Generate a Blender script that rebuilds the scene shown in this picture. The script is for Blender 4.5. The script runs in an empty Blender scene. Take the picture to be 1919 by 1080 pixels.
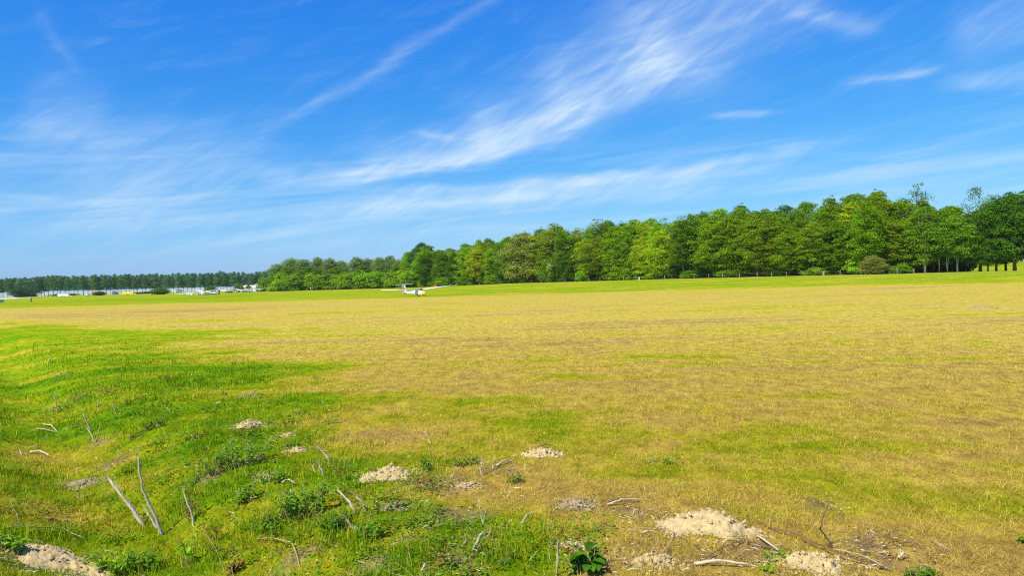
import bpy, bmesh, math, random
import numpy as np
from mathutils import Vector, Matrix, Euler, noise as mnoise

random.seed(7)
rng = np.random.default_rng(11)
R = math.radians
scene = bpy.context.scene
C = scene.collection

# ------------------------------------------------------------------ camera
FPX = 1370.0                       # focal length in pixels of the 1919 px wide photograph
CAM = Vector((0.0, 0.0, 2.0))
PITCH, ROLL = -0.418, -1.5
cam_data = bpy.data.cameras.new('camera')
cam_data.sensor_width = 36.0
cam_data.lens = FPX / 1919.0 * 36.0
cam_data.clip_start = 0.1
cam_data.clip_end = 20000.0
cam = bpy.data.objects.new('camera', cam_data)
C.objects.link(cam)
CROT = Matrix.Rotation(R(90 + PITCH), 3, 'X') @ Matrix.Rotation(R(ROLL), 3, 'Z')
cam.matrix_world = Matrix.Translation(CAM) @ CROT.to_4x4()
scene.camera = cam

def ray(px, py):
    return (CROT @ Vector(((px - 959.5) / FPX, -(py - 540.0) / FPX, -1.0)))

# ------------------------------------------------------------------ node helper
class NT:
    def __init__(self, tree):
        self.t = tree
        self.n = tree.nodes
        self.l = tree.links
    def new(self, kind, **kw):
        nd = self.n.new(kind)
        for k, v in kw.items():
            setattr(nd, k, v)
        return nd
    def put(self, sock, v):
        if hasattr(v, 'is_linked') and hasattr(v, 'node'):
            self.l.new(v, sock)
        elif v is not None:
            if isinstance(v, (tuple, list)) and len(v) == 3 and len(getattr(sock, 'default_value', [])) == 4:
                v = (*v, 1.0)
            sock.default_value = v
    def m(self, op, a, b=None, c=None, clamp=False):
        nd = self.new('ShaderNodeMath', operation=op, use_clamp=clamp)
        for i, v in enumerate((a, b, c)):
            if v is not None:
                self.put(nd.inputs[i], v)
        return nd.outputs[0]
    def v(self, op, a, b=None, scale=None):
        nd = self.new('ShaderNodeVectorMath', operation=op)
        self.put(nd.inputs[0], a)
        if b is not None:
            self.put(nd.inputs[1], b)
        if scale is not None:
            self.put(nd.inputs[3], scale)
        return nd.outputs['Value'] if op in ('DOT_PRODUCT', 'LENGTH', 'DISTANCE') else nd.outputs[0]
    def noise(self, vec, scale, detail=3.0, rough=0.55, dist=0.0, col=False):
        nd = self.new('ShaderNodeTexNoise')
        self.put(nd.inputs['Vector'], vec)
        self.put(nd.inputs['Scale'], scale)
        nd.inputs['Detail'].default_value = detail
        nd.inputs['Roughness'].default_value = rough
        nd.inputs['Distortion'].default_value = dist
        return nd.outputs['Color' if col else 'Fac']
    def ramp(self, fac, stops, interp='LINEAR'):
        nd = self.new('ShaderNodeValToRGB')
        cr = nd.color_ramp
        cr.interpolation = interp
        while len(cr.elements) > 1:
            cr.elements.remove(cr.elements[-1])
        cr.elements[0].position = stops[0][0]
        cr.elements[0].color = (*stops[0][1], 1)
        for p, c in stops[1:]:
            e = cr.elements.new(p)
            e.color = (*c, 1)
        self.put(nd.inputs[0], fac)
        return nd.outputs[0]
    def mix(self, fac, a, b, mode='MIX'):
        nd = self.new('ShaderNodeMix', data_type='RGBA', blend_type=mode)
        nd.clamp_factor = True
        self.put(nd.inputs[0], fac)
        self.put(nd.inputs[6], a)
        self.put(nd.inputs[7], b)
        return nd.outputs[2]
    def smooth(self, x, lo, hi):
        nd = self.new('ShaderNodeMapRange', interpolation_type='SMOOTHSTEP')
        self.put(nd.inputs[0], x)
        nd.inputs[1].default_value = lo
        nd.inputs[2].default_value = hi
        return nd.outputs[0]
    def mapping(self, vec, loc=(0, 0, 0), rot=(0, 0, 0), scale=(1, 1, 1)):
        nd = self.new('ShaderNodeMapping')
        self.put(nd.inputs[0], vec)
        nd.inputs[1].default_value = loc
        nd.inputs[2].default_value = rot
        nd.inputs[3].default_value = scale
        return nd.outputs[0]

# ------------------------------------------------------------------ world and sun
SUN_AZ, SUN_EL = 222.0, 50.0       # compass style: clockwise from +Y (the view axis)
world = bpy.data.worlds.new('World')
scene.world = world
world.use_nodes = True
w = NT(world.node_tree)
w.n.clear()
sky = w.new('ShaderNodeTexSky', sky_type='NISHITA')
sky.sun_disc = False
sky.sun_elevation = R(SUN_EL)
sky.sun_rotation = R(SUN_AZ)
sky.altitude = 0
sky.air_density = 1.0
sky.dust_density = 0.6
sky.ozone_density = 3.0
# the photograph's strong blue: a colour grade of the whole sky, the same in every direction
SK = 0.1189
srgb = w.new('ShaderNodeSeparateColor'); w.l.new(sky.outputs[0], srgb.inputs[0])
graded_sky = w.new('ShaderNodeCombineColor')
for i, (gain, power) in enumerate(((0.93, 1.90), (0.89, 1.0), (1.08, 0.36))):
    ch = w.m('POWER', w.m('MULTIPLY', srgb.outputs[i], SK), power)
    w.l.new(w.m('MULTIPLY', ch, gain / SK), graded_sky.inputs[i])
tc = w.new('ShaderNodeTexCoord')
sep = w.new('ShaderNodeSeparateXYZ')
w.l.new(tc.outputs['Generated'], sep.inputs[0])
az = w.m('MULTIPLY', w.m('ARCTAN2', sep.outputs[0], sep.outputs[1]), 57.29578)
el = w.m('MULTIPLY', w.m('ARCSINE', sep.outputs[2]), 57.29578)
cq = w.new('ShaderNodeCombineXYZ')
w.l.new(az, cq.inputs[0])
w.l.new(el, cq.inputs[1])
Q0 = cq.outputs[0]
warp = w.v('SCALE', w.v('SUBTRACT', w.noise(w.mapping(Q0, rot=(0, 0, R(-18)), scale=(0.10, 0.3, 1)), 1.0, 4, 0.6, col=True), (0.5, 0.5, 0.5)), scale=2.6)
warp = w.v('MULTIPLY', warp, (1.0, 0.75, 0.0))
Q = w.v('ADD', Q0, warp)
def skyq(px, py):
    d = ray(px, py).normalized()
    return (math.degrees(math.atan2(d.x, d.y)), math.degrees(math.asin(d.z)), 0.0)
STROKES = [
    ((1500, -90), (1240, 130), 140, 80, .46), ((1260, 115), (1080, 232), 120, 26, .64), ((1080, 232), (900, 290), 80, 15, .76),
    ((900, 290), (680, 336), 46, 12, .76), ((680, 336), (470, 322), 26, 20, .38),
    ((930, -10), (520, 232), 10, 12, .20), ((60, 200), (190, 225), 60, 60, .20), ((30, 270), (320, 240), 30, 20, .20),
    ((150, 350), (450, 305), 60, 55, .36), ((-60, 380), (330, 385), 70, 70, .16),
    ((720, 362), (1100, 328), 9, 9, .36), ((660, 398), (1000, 362), 14, 12, .30), ((1000, 348), (1460, 290), 14, 9, .46),
    ((700, 382), (1380, 322), 22, 16, .42), ((880, 392), (1300, 362), 18, 14, .34), ((1250, 352), (1960, 300), 14, 12, .14),
    ((100, 420), (800, 392), 16, 14, .26), ((300, 455), (1000, 425), 22, 22, .2),
    ((1335, 221), (1440, 212), 9, 7, .34), ((1605, 153), (1740, 130), 8, 6, .32), ((1780, 155), (1960, 134), 16, 11, .42),
    ((1800, 75), (1960, 20), 42, 36, .30), ((1480, 15), (1620, 50), 20, 16, .30), ((780, 255), (840, 262), 8, 6, .32), ((75, 30), (140, 128), 11, 11, .09),
]
total = None
for a, b, up, dn, dens in STROKES:
    A, B = Vector(skyq(*a)), Vector(skyq(*b))
    AB = B - A
    L = AB.length
    dirn = AB / L
    nrm = Vector((-dirn.y, dirn.x, 0))
    if nrm.y < 0:
        nrm = -nrm
    rel = w.v('SUBTRACT', Q, tuple(A))
    t = w.m('DIVIDE', w.v('DOT_PRODUCT', rel, tuple(dirn)), L)
    ends = w.m('MAXIMUM', w.m('SUBTRACT', w.m('ABSOLUTE', w.m('SUBTRACT', t, 0.5)), 0.32), 0.0)
    s = w.v('DOT_PRODUCT', rel, tuple(nrm))
    px2deg = 57.3 / FPX
    su = w.m('MAXIMUM', w.m('DIVIDE', s, up * px2deg), w.m('DIVIDE', s, -dn * px2deg))
    e2 = w.m('MULTIPLY', ends, 3.4)
    dd = w.m('ADD', w.m('MULTIPLY', su, su), w.m('MULTIPLY', e2, e2))
    k = w.m('MULTIPLY', w.m('EXPONENT', w.m('MULTIPLY', dd, -1.15)), dens)
    total = k if total is None else w.m('ADD', total, k)
fib1 = w.noise(w.mapping(w.mapping(Q0, rot=(0, 0, R(-32))), scale=(0.13, 0.75, 1)), 1.3, 8, 0.56, 0.9)
fib2 = w.noise(w.mapping(w.mapping(Q0, rot=(0, 0, R(-14))), scale=(0.10, 0.6, 1)), 1.2, 8, 0.56, 0.9)
fib = w.m('ADD', w.smooth(fib1, 0.25, 0.78), w.smooth(fib2, 0.3, 0.8))
veil = w.m('MULTIPLY', w.m('MULTIPLY', w.smooth(fib2, 0.42, 0.8), w.smooth(fib1, 0.3, 0.75)), 0.11)
cm = w.m('ADD', w.m('MULTIPLY', total, w.m('MULTIPLY_ADD', fib, 0.44, 0.32)), veil)
low_st = w.noise(w.mapping(w.mapping(Q0, rot=(0, 0, R(-5))), scale=(0.05, 0.7, 1)), 1.0, 8, 0.56, 0.6)
low_band = w.m('MULTIPLY', w.smooth(el, 1.5, 4.5), w.m('SUBTRACT', 1.0, w.smooth(el, 7.0, 13.0)))
cm = w.m('ADD', cm, w.m('MULTIPLY', w.m('MULTIPLY', w.smooth(low_st, 0.44, 0.70), low_band), 0.28))
cm = w.m('MINIMUM', cm, 0.80)
cm = w.m('MULTIPLY', cm, w.smooth(el, -0.5, 3.0))
cloud_col = (5.9, 7.3, 8.5, 1)
skycol = w.mix(cm, graded_sky.outputs[0], cloud_col)
bg = w.new('ShaderNodeBackground')
bg.inputs['Strength'].default_value = 0.10
w.l.new(skycol, bg.inputs['Color'])
wo = w.new('ShaderNodeOutputWorld')
w.l.new(bg.outputs[0], wo.inputs['Surface'])
world.cycles.sampling_method = 'MANUAL'
world.cycles.sample_map_resolution = 512

sun_data = bpy.data.lights.new('sun', 'SUN')
sun_data.energy = 5.0
sun_data.angle = R(0.53)
sun_data.color = (1.0, 0.945, 0.82)
sun = bpy.data.objects.new('sun', sun_data)
C.objects.link(sun)
SDIR = Vector((math.sin(R(SUN_AZ)) * math.cos(R(SUN_EL)), math.cos(R(SUN_AZ)) * math.cos(R(SUN_EL)), math.sin(R(SUN_EL))))
sun.rotation_euler = SDIR.to_track_quat('Z', 'Y').to_euler()
sun.location = SDIR * 50

vs = scene.view_settings
vs.view_transform = 'Standard'
vs.look = 'None'
vs.exposure = 0.25
vs.gamma = 1.0
vs.use_curve_mapping = False
scene.cycles.max_bounces = 8
scene.cycles.transparent_max_bounces = 8
scene.cycles.volume_bounces = 1
scene.cycles.use_denoising = False
scene.cycles.filter_width = 1.15

# ------------------------------------------------------------------ helpers: terrain
def sstep(lo, hi, x):
    t = np.clip((np.asarray(x, float) - lo) / (hi - lo), 0, 1)
    return t * t * (3 - 2 * t)

def vnoise(x, y, seed=0):
    """smooth value noise, vectorised"""
    x = np.asarray(x, float); y = np.asarray(y, float)
    xi = np.floor(x).astype(np.int64); yi = np.floor(y).astype(np.int64)
    xf = x - xi; yf = y - yi
    def h(a, b):
        n = (a * 374761393 + b * 668265263 + seed * 1442695041) & 0xffffffff
        n = ((n ^ (n >> 13)) * 1274126177) & 0xffffffff
        n = n ^ (n >> 16)
        return (n & 0xffff) / 65535.0
    u = xf * xf * (3 - 2 * xf); v = yf * yf * (3 - 2 * yf)
    return (h(xi, yi) * (1 - u) + h(xi + 1, yi) * u) * (1 - v) + (h(xi, yi + 1) * (1 - u) + h(xi + 1, yi + 1) * u) * v

def fnoise(x, y, seed=0, octv=3):
    s = 0.0; a = 0.5; tot = 0
    for i in range(octv):
        s = s + a * vnoise(x * 2 ** i, y * 2 ** i, seed + i * 17); tot += a; a *= 0.55
    return s / tot

U_T = [-600, 0, 500, 740, 800, 960, 1250, 1620, 1900, 2400]
R_T = [700, 700, 420, 400, 342, 293, 216, 168, 161, 150]
Z_T = [0.5, 0.55, 0.5, 0.8, 1.05, 1.72, 1.88, 1.80, 1.72, 1.6]
def treeline_depth(u): return np.interp(u, U_T, R_T)
LINE_P = np.array((0.2, 5.0)); LINE_N = np.array((-0.796, -0.605)); LINE_D = np.array((-0.605, 0.796))
def bank_dist(x, y):
    return (x - LINE_P[0]) * LINE_N[0] + (y - LINE_P[1]) * LINE_N[1]
def ground_z(x, y, fine=True):
    x = np.asarray(x, float); y = np.asarray(y, float)
    yy = np.maximum(y, 1.0)
    u = np.clip(959.5 + FPX * x / yy, -600, 2400)
    rt = np.interp(u, U_T, R_T); q = y / rt
    z = np.interp(u, U_T, Z_T) * sstep(0.42, 1.0, q)
    z = z + 3.4 * sstep(1560, 1800, u) * sstep(1.12, 1.75, q)
    d = bank_dist(x, y)
    al = (x - LINE_P[0]) * LINE_D[0] + (y - LINE_P[1]) * LINE_D[1]
    fade = 1 - sstep(45, 75, np.abs(al))
    z = z - 0.42 * np.exp(-((d - 2.0) / 1.0) ** 2) * fade * (0.8 + 0.4 * vnoise(al * 0.5, d * 0.3, 5))
    rr = np.hypot(x, y)
    if fine:
        near = 1 - sstep(18, 60, rr)
        rough = 0.35 + 0.65 * sstep(-0.8, 0.6, d)
        z = z + near * rough * 0.10 * (fnoise(x * 1.3, y * 1.3, 3, 4) - 0.5)
        z = z + near * 0.035 * (fnoise(x * 5.0, y * 5.0, 9, 2) - 0.5)
    z = z + 0.10 * (fnoise(x * 0.05, y * 0.05, 21, 2) - 0.5) * sstep(15, 60, rr)
    return z
def gz(x, y): return float(ground_z(np.array([x]), np.array([y]))[0])
def at(px, py, lift=0.0):
    """the point of the ground seen at this pixel of the photograph"""
    d = ray(px, py); d = d / d.y
    t = np.concatenate((np.arange(2.5, 30, 0.02), np.arange(30, 900, 0.4)))
    x = CAM.x + d.x * t; z = CAM.z + d.z * t
    hit = np.nonzero(z <= ground_z(x, t))[0]
    k = t[hit[0]] if len(hit) else 900.0
    return Vector((CAM.x + d.x * k, k, gz(CAM.x + d.x * k, k) + lift))
def on_depth(px, py, Y):
    d = ray(px, py); d = d / d.y
    return CAM + d * Y
def foot(px, Y):
    """ground point in the column px at depth Y"""
    x = Y * (px - 959.5) / FPX
    return Vector((x, Y, gz(x, Y)))
def px_m(Y): return Y / FPX           # metres per photo pixel at that depth

# ------------------------------------------------------------------ helpers: objects
def link(o, parent=None):
    C.objects.link(o)
    if parent is not None:
        o.parent = parent
    return o
def tag(o, label=None, cat=None, group=None, kind=None):
    if label: o['label'] = label
    if cat: o['category'] = cat
    if group: o['group'] = group
    if kind: o['kind'] = kind
    return o
def empty(name, loc, rot=(0, 0, 0), scale=(1, 1, 1)):
    o = bpy.data.objects.new(name, None)
    o.empty_display_size = 0.2
    C.objects.link(o)
    o.location = loc; o.rotation_euler = rot; o.scale = scale
    return o
def mesh_np(name, V, F, mat, smooth=False):
    me = bpy.data.meshes.new(name)
    if isinstance(F, np.ndarray):
        n, k = F.shape
        me.vertices.add(len(V)); me.vertices.foreach_set('co', np.asarray(V, np.float32).ravel())
        me.loops.add(n * k); me.loops.foreach_set('vertex_index', F.astype(np.int32).ravel())
        me.polygons.add(n); me.polygons.foreach_set('loop_start', np.arange(0, n * k, k, dtype=np.int32))
        me.update(calc_edges=True)
    else:
        me.from_pydata([tuple(v) for v in V], [], F); me.update()
    if mat is not None:
        for m_ in (mat if isinstance(mat, (list, tuple)) else [mat]):
            me.materials.append(m_)
    if smooth:
        me.shade_smooth()
    return me
def attr(me, name, vals):
    a = me.attributes.new(name, 'FLOAT', 'POINT')
    a.data.foreach_set('value', np.asarray(vals, np.float32))
def obj(name, me, parent=None):
    return link(bpy.data.objects.new(name, me), parent)

class MB:
    """collects shapes for one mesh"""
    def __init__(self): self.V = []; self.F = []
    def add(self, vs_, fs):
        o = len(self.V); self.V += [tuple(v) for v in vs_]; self.F += [tuple(i + o for i in f) for f in fs]
        return self
    def box(self, c, s):
        x, y, z = c; a, b, d = s[0] / 2, s[1] / 2, s[2] / 2
        return self.add([(x + i * a, y + j * b, z + k * d) for i in (-1, 1) for j in (-1, 1) for k in (-1, 1)],
                        [(0, 1, 3, 2), (4, 6, 7, 5), (0, 4, 5, 1), (2, 3, 7, 6), (0, 2, 6, 4), (1, 5, 7, 3)])
    def tube(self, pts, rads, n=8, squash=1.0):
        pts = [Vector(p) for p in pts]
        rings = []
        for i, p in enumerate(pts):
            t = (pts[min(i + 1, len(pts) - 1)] - pts[max(i - 1, 0)]).normalized()
            u = t.cross(Vector((0, 0, 1)))
            if u.length < 1e-3: u = Vector((1, 0, 0))
            u.normalize(); v = t.cross(u)
            rings.append([p + (u * math.cos(2 * math.pi * k / n) + v * math.sin(2 * math.pi * k / n) * squash) * rads[i] for k in range(n)])
        return self.loft(rings)
    def loft(self, rings, cap=True):
        n = len(rings[0]); vs_ = [p for r in rings for p in r]; fs = []
        for i in range(len(rings) - 1):
            for k in range(n):
                fs.append((i * n + k, i * n + (k + 1) % n, (i + 1) * n + (k + 1) % n, (i + 1) * n + k))
        if cap:
            fs.append(tuple(range(n))[::-1]); fs.append(tuple((len(rings) - 1) * n + k for k in range(n)))
        return self.add(vs_, fs)
    def build(self, name, mat, parent=None, smooth=False):
        me = mesh_np(name, self.V, self.F, mat, smooth)
        bm = bmesh.new(); bm.from_mesh(me); bmesh.ops.recalc_face_normals(bm, faces=bm.faces); bm.to_mesh(me); bm.free()
        return obj(name, me, parent)

# ------------------------------------------------------------------ materials
def material(name):
    m_ = bpy.data.materials.new(name); m_.use_nodes = True
    t = NT(m_.node_tree); t.n.clear()
    out = t.new('ShaderNodeOutputMaterial')
    return m_, t, out
def plain(name, col, rough=0.6, spec=0.4, vary=0.12, scale=6.0, metallic=0.0, bump=0.0, bscale=40.0):
    m_, t, out = material(name)
    p = t.new('ShaderNodeBsdfPrincipled')
    tcn = t.new('ShaderNodeTexCoord')
    n = t.noise(tcn.outputs['Object'], scale, 4, 0.6)
    c = t.mix(n, tuple(x * (1 - vary) for x in col), tuple(min(1, x * (1 + vary)) for x in col))
    t.put(p.inputs['Base Color'], c)
    p.inputs['Roughness'].default_value = rough
    p.inputs['Specular IOR Level'].default_value = spec
    p.inputs['Metallic'].default_value = metallic
    if bump:
        b = t.new('ShaderNodeBump'); b.inputs['Strength'].default_value = bump; b.inputs['Distance'].default_value = 0.02
        t.put(b.inputs['Height'], t.noise(tcn.outputs['Object'], bscale, 4, 0.6)); t.l.new(b.outputs[0], p.inputs['Normal'])
    t.l.new(p.outputs[0], out.inputs[0])
    return m_

FIELD_STOPS = [(0.0, (0.390, 0.280, 0.075)), (0.18, (0.520, 0.375, 0.085)), (0.36, (0.560, 0.430, 0.070)),
               (0.50, (0.430, 0.390, 0.022)), (0.66, (0.285, 0.350, 0.009)), (0.82, (0.185, 0.325, 0.006)), (1.0, (0.110, 0.245, 0.006))]
def field_fac(t, pos, green):
    """one colour field for the ground and for the grass that grows on it"""
    big = t.noise(t.mapping(pos, rot=(0, 0, R(4)), scale=(0.055, 0.17, 0)), 1.0, 4, 0.6, 0.5)
    streak = t.noise(t.mapping(pos, rot=(0, 0, R(-6)), scale=(0.035, 0.62, 0)), 1.0, 5, 0.62, 0.3)
    lines = t.noise(t.mapping(pos, rot=(0, 0, R(3)), scale=(0.012, 1.1, 0)), 1.0, 3, 0.6, 0.1)
    mid = t.noise(t.mapping(pos, scale=(1, 1, 0)), 0.75, 4, 0.6)
    small = t.noise(t.mapping(pos, scale=(1, 1, 0)), 6.0, 3, 0.6)
    f = t.m('MULTIPLY_ADD', t.m('SUBTRACT', big, 0.5), 1.15, green)
    f = t.m('MULTIPLY_ADD', t.m('SUBTRACT', streak, 0.5), 0.75, f)
    f = t.m('MULTIPLY_ADD', t.m('SUBTRACT', lines, 0.5), 0.30, f)
    f = t.m('MULTIPLY_ADD', t.m('SUBTRACT', mid, 0.5), 0.95, f)
    f = t.m('MULTIPLY_ADD', t.m('SUBTRACT', small, 0.5), 0.42, f)
    return f
def grass_ground():
    m_, t, out = material('grass_ground')
    geo = t.new('ShaderNodeNewGeometry'); pos = geo.outputs['Position']
    a = t.new('ShaderNodeAttribute', attribute_name='green')
    bare = t.new('ShaderNodeAttribute', attribute_name='bare')
    f = field_fac(t, pos, a.outputs['Fac'])
    fl = t.noise(t.mapping(pos, scale=(1, 0.45, 0)), 30.0, 3, 0.7)
    f = t.m('MULTIPLY_ADD', t.m('SUBTRACT', fl, 0.5), 0.45, f, clamp=True)
    c = t.ramp(f, FIELD_STOPS)
    soil = t.mix(t.noise(pos, 14.0, 4, 0.65), (0.20, 0.130, 0.060), (0.48, 0.350, 0.170))
    bf = t.m('ADD', bare.outputs['Fac'], t.m('MULTIPLY', t.m('SUBTRACT', t.noise(pos, 3.5, 4, 0.65), 0.5), 1.8))
    c = t.mix(t.m('MULTIPLY', t.smooth(bf, 0.45, 0.95), 0.85), c, soil)
    # thatch: worn, drier and fresher tufts of the turf itself
    tuft = t.smooth(t.noise(t.mapping(pos, scale=(1, 0.55, 0)), 4.0, 6, 0.75), 0.30, 0.70)
    c = t.mix(0.75, c, t.mix(tuft, (0.46, 0.43, 0.38), (1.32, 1.32, 1.28)), 'MULTIPLY')
    # brown thatch under the near blades, darkened to paint shade into their gaps
    th = t.new('ShaderNodeAttribute', attribute_name='thatch_shade')
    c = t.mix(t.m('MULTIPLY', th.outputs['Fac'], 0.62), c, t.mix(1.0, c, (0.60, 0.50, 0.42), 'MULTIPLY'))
    p = t.new('ShaderNodeBsdfPrincipled')
    t.put(p.inputs['Base Color'], c)
    p.inputs['Roughness'].default_value = 1.0; p.inputs['Specular IOR Level'].default_value = 0.0
    b = t.new('ShaderNodeBump'); b.inputs['Strength'].default_value = 0.6; b.inputs['Distance'].default_value = 0.05
    t.put(b.inputs['Height'], t.m('ADD', t.noise(t.mapping(pos, scale=(1, 0.5, 1)), 9.0, 5, 0.7), t.m('MULTIPLY', t.noise(pos, 45.0, 3, 0.7), 0.4)))
    t.l.new(b.outputs[0], p.inputs['Normal'])
    t.l.new(p.outputs[0], out.inputs[0])
    return m_
def leafy(name, build_col, trans=0.35, gloss=0.06):
    """diffuse + light passing through the blade or leaf"""
    m_, t, out = material(name)
    c = build_col(t)
    d = t.new('ShaderNodeBsdfDiffuse'); t.put(d.inputs[0], c)
    tr = t.new('ShaderNodeBsdfTranslucent'); t.put(tr.inputs[0], t.mix(0.5, c, (1.0, 1.0, 0.35), 'MULTIPLY'))
    mx = t.new('ShaderNodeMixShader'); mx.inputs[0].default_value = trans
    t.l.new(d.outputs[0], mx.inputs[1]); t.l.new(tr.outputs[0], mx.inputs[2])
    g = t.new('ShaderNodeBsdfGlossy'); g.inputs['Roughness'].default_value = 0.45; g.inputs[0].default_value = (0.9, 0.95, 0.8, 1)
    m2 = t.new('ShaderNodeMixShader'); m2.inputs[0].default_value = gloss
    t.l.new(mx.outputs[0], m2.inputs[1]); t.l.new(g.outputs[0], m2.inputs[2])
    t.l.new(m2.outputs[0], out.inputs[0])
    return m_
def blade_col(t):
    geo = t.new('ShaderNodeNewGeometry'); pos = geo.outputs['Position']
    a = t.new('ShaderNodeAttribute', attribute_name='green'); r_ = t.new('ShaderNodeAttribute', attribute_name='rnd')
    f = field_fac(t, pos, a.outputs['Fac'])
    f = t.m('MULTIPLY_ADD', t.m('SUBTRACT', r_.outputs['Fac'], 0.5), 0.55, f, clamp=True)
    c = t.ramp(f, FIELD_STOPS)
    v = t.m('MULTIPLY_ADD', t.m('FRACT', t.m('MULTIPLY', r_.outputs['Fac'], 37.3)), 1.15, 0.56)
    return t.mix(1.0, c, t.v('SCALE', (1.0, 1.0, 1.0), scale=v), 'MULTIPLY')
def crown_col(t):
    oi = t.new('ShaderNodeObjectInfo')
    r_ = t.new('ShaderNodeAttribute', attribute_name='rnd')
    v = t.m('MULTIPLY_ADD', r_.outputs['Fac'], 0.8, 0.6)
    c = t.mix(1.0, oi.outputs['Color'], t.v('SCALE', (1.0, 1.0, 1.0), scale=v), 'MULTIPLY')
    fr = t.m('FRACT', t.m('MULTIPLY', r_.outputs['Fac'], 17.7))
    return t.mix(t.m('MULTIPLY', fr, 0.30), c, t.mix(1.0, c, (1.45, 1.30, 0.7), 'MULTIPLY'))

M = {}
M['ground'] = grass_ground()
M['blade'] = leafy('grass_blade', blade_col, 0.38, 0.0)
M['leaf'] = leafy('tree_leaf', crown_col, 0.32, 0.0)
M['weed'] = leafy('weed_leaf', crown_col, 0.38, 0.008)
M['white'] = plain('white_gelcoat', (0.82, 0.82, 0.82), 0.25, 0.5, 0.02)
M['white_paint'] = plain('white_paint', (0.78, 0.78, 0.77), 0.5, 0.4, 0.05, 1.0)
M['orange'] = plain('orange_paint', (0.90, 0.20, 0.01), 0.35, 0.5, 0.04)
M['yellow_nose'] = plain('yellow_nose_paint', (0.92, 0.56, 0.01), 0.35, 0.5, 0.03)
M['red'] = plain('red_paint', (0.60, 0.04, 0.02), 0.35, 0.5, 0.05)
M['yellow'] = plain('yellow_tarpaulin', (0.86, 0.56, 0.01), 0.6, 0.3, 0.06)
M['dark'] = plain('dark_paint', (0.025, 0.027, 0.03), 0.35, 0.5, 0.2)
M['rubber'] = plain('black_rubber', (0.02, 0.02, 0.02), 0.8, 0.3, 0.2)
M['blue'] = plain('blue_paint', (0.03, 0.10, 0.32), 0.4, 0.5, 0.1)
M['metal'] = plain('grey_metal', (0.45, 0.46, 0.47), 0.4, 0.5, 0.1, metallic=0.7)
M['skin'] = plain('skin', (0.52, 0.30, 0.20), 0.6)
M['hair'] = plain('hair', (0.05, 0.03, 0.02), 0.8)
M['shirt'] = plain('white_shirt', (0.75, 0.75, 0.75), 0.8)
M['navy'] = plain('navy_cloth', (0.03, 0.04, 0.08), 0.8)
M['grey_cloth'] = plain('grey_cloth', (0.20, 0.20, 0.22), 0.8)
M['redcloth'] = plain('red_cloth', (0.45, 0.06, 0.05), 0.8)
M['post'] = plain('weathered_post', (0.36, 0.31, 0.26), 0.9, 0.1, 0.3, 9.0)
M['wire'] = plain('fence_wire', (0.16, 0.15, 0.14), 0.6, 0.4, 0.1)
M['greenhouse'] = plain('whitewashed_glass', (0.50, 0.55, 0.55), 0.3, 0.5, 0.06, 0.2)
M['frame'] = plain('greenhouse_frame', (0.42, 0.45, 0.46), 0.5, 0.5, 0.05)
M['hall'] = plain('white_sheeting', (0.80, 0.80, 0.80), 0.5, 0.4, 0.04, 0.3)
M['roof_red'] = plain('red_roof', (0.30, 0.09, 0.06), 0.8, 0.2, 0.2, 1.0)
def wood_mat(name, lo, hi):
    m_, t, out = material(name)
    tcn = t.new('ShaderNodeTexCoord'); geo = t.new('ShaderNodeNewGeometry')
    p = t.new('ShaderNodeBsdfPrincipled')
    n = t.noise(geo.outputs['Position'], 60.0, 5, 0.7, 0.6)
    n2 = t.noise(geo.outputs['Position'], 9.0, 3, 0.6)
    c = t.ramp(t.m('ADD', t.m('MULTIPLY', n, 0.65), t.m('MULTIPLY', n2, 0.35)), [(0.32, lo), (0.62, hi)])
    t.put(p.inputs['Base Color'], c); p.inputs['Roughness'].default_value = 0.85; p.inputs['Specular IOR Level'].default_value = 0.2
    b = t.new('ShaderNodeBump'); b.inputs['Strength'].default_value = 0.7; b.inputs['Distance'].default_value = 0.006
    t.put(b.inputs['Height'], n); t.l.new(b.outputs[0], p.inputs['Normal'])
    t.l.new(p.outputs[0], out.inputs[0])
    return m_
M['dead_pale'] = wood_mat('bleached_dead_wood', (0.37, 0.27, 0.165), (0.76, 0.62, 0.44))
M['dead_grey'] = wood_mat('grey_dead_wood', (0.26, 0.20, 0.135), (0.60, 0.49, 0.35))
M['dead_brown'] = wood_mat('brown_dead_wood', (0.07, 0.04, 0.025), (0.25, 0.16, 0.10))
M['stalk'] = wood_mat('dry_stalk', (0.32, 0.22, 0.10), (0.58, 0.44, 0.24))
M['bark'] = wood_mat('tree_bark', (0.055, 0.045, 0.035), (0.17, 0.145, 0.115))
M['bark_pale'] = wood_mat('pale_tree_bark', (0.20, 0.18, 0.15), (0.48, 0.45, 0.40))
def sand_mat(name, lo, hi):
    m_, t, out = material(name)
    geo = t.new('ShaderNodeNewGeometry'); pos = geo.outputs['Position']
    p = t.new('ShaderNodeBsdfPrincipled')
    n = t.noise(pos, 22.0, 5, 0.65); n2 = t.noise(pos, 160.0, 3, 0.7)
    c = t.ramp(t.m('ADD', t.m('MULTIPLY', n, 0.6), t.m('MULTIPLY', n2, 0.4)), [(0.33, lo), (0.58, hi)])
    t.put(p.inputs['Base Color'], c); p.inputs['Roughness'].default_value = 0.95; p.inputs['Specular IOR Level'].default_value = 0.1
    b = t.new('ShaderNodeBump'); b.inputs['Strength'].default_value = 0.8; b.inputs['Distance'].default_value = 0.012
    t.put(b.inputs['Height'], t.m('ADD', n, t.m('MULTIPLY', n2, 0.5))); t.l.new(b.outputs[0], p.inputs['Normal'])
    t.l.new(p.outputs[0], out.inputs[0])
    return m_
M['sand'] = sand_mat('molehill_sand', (0.36, 0.255, 0.115), (0.62, 0.475, 0.225))
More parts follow.
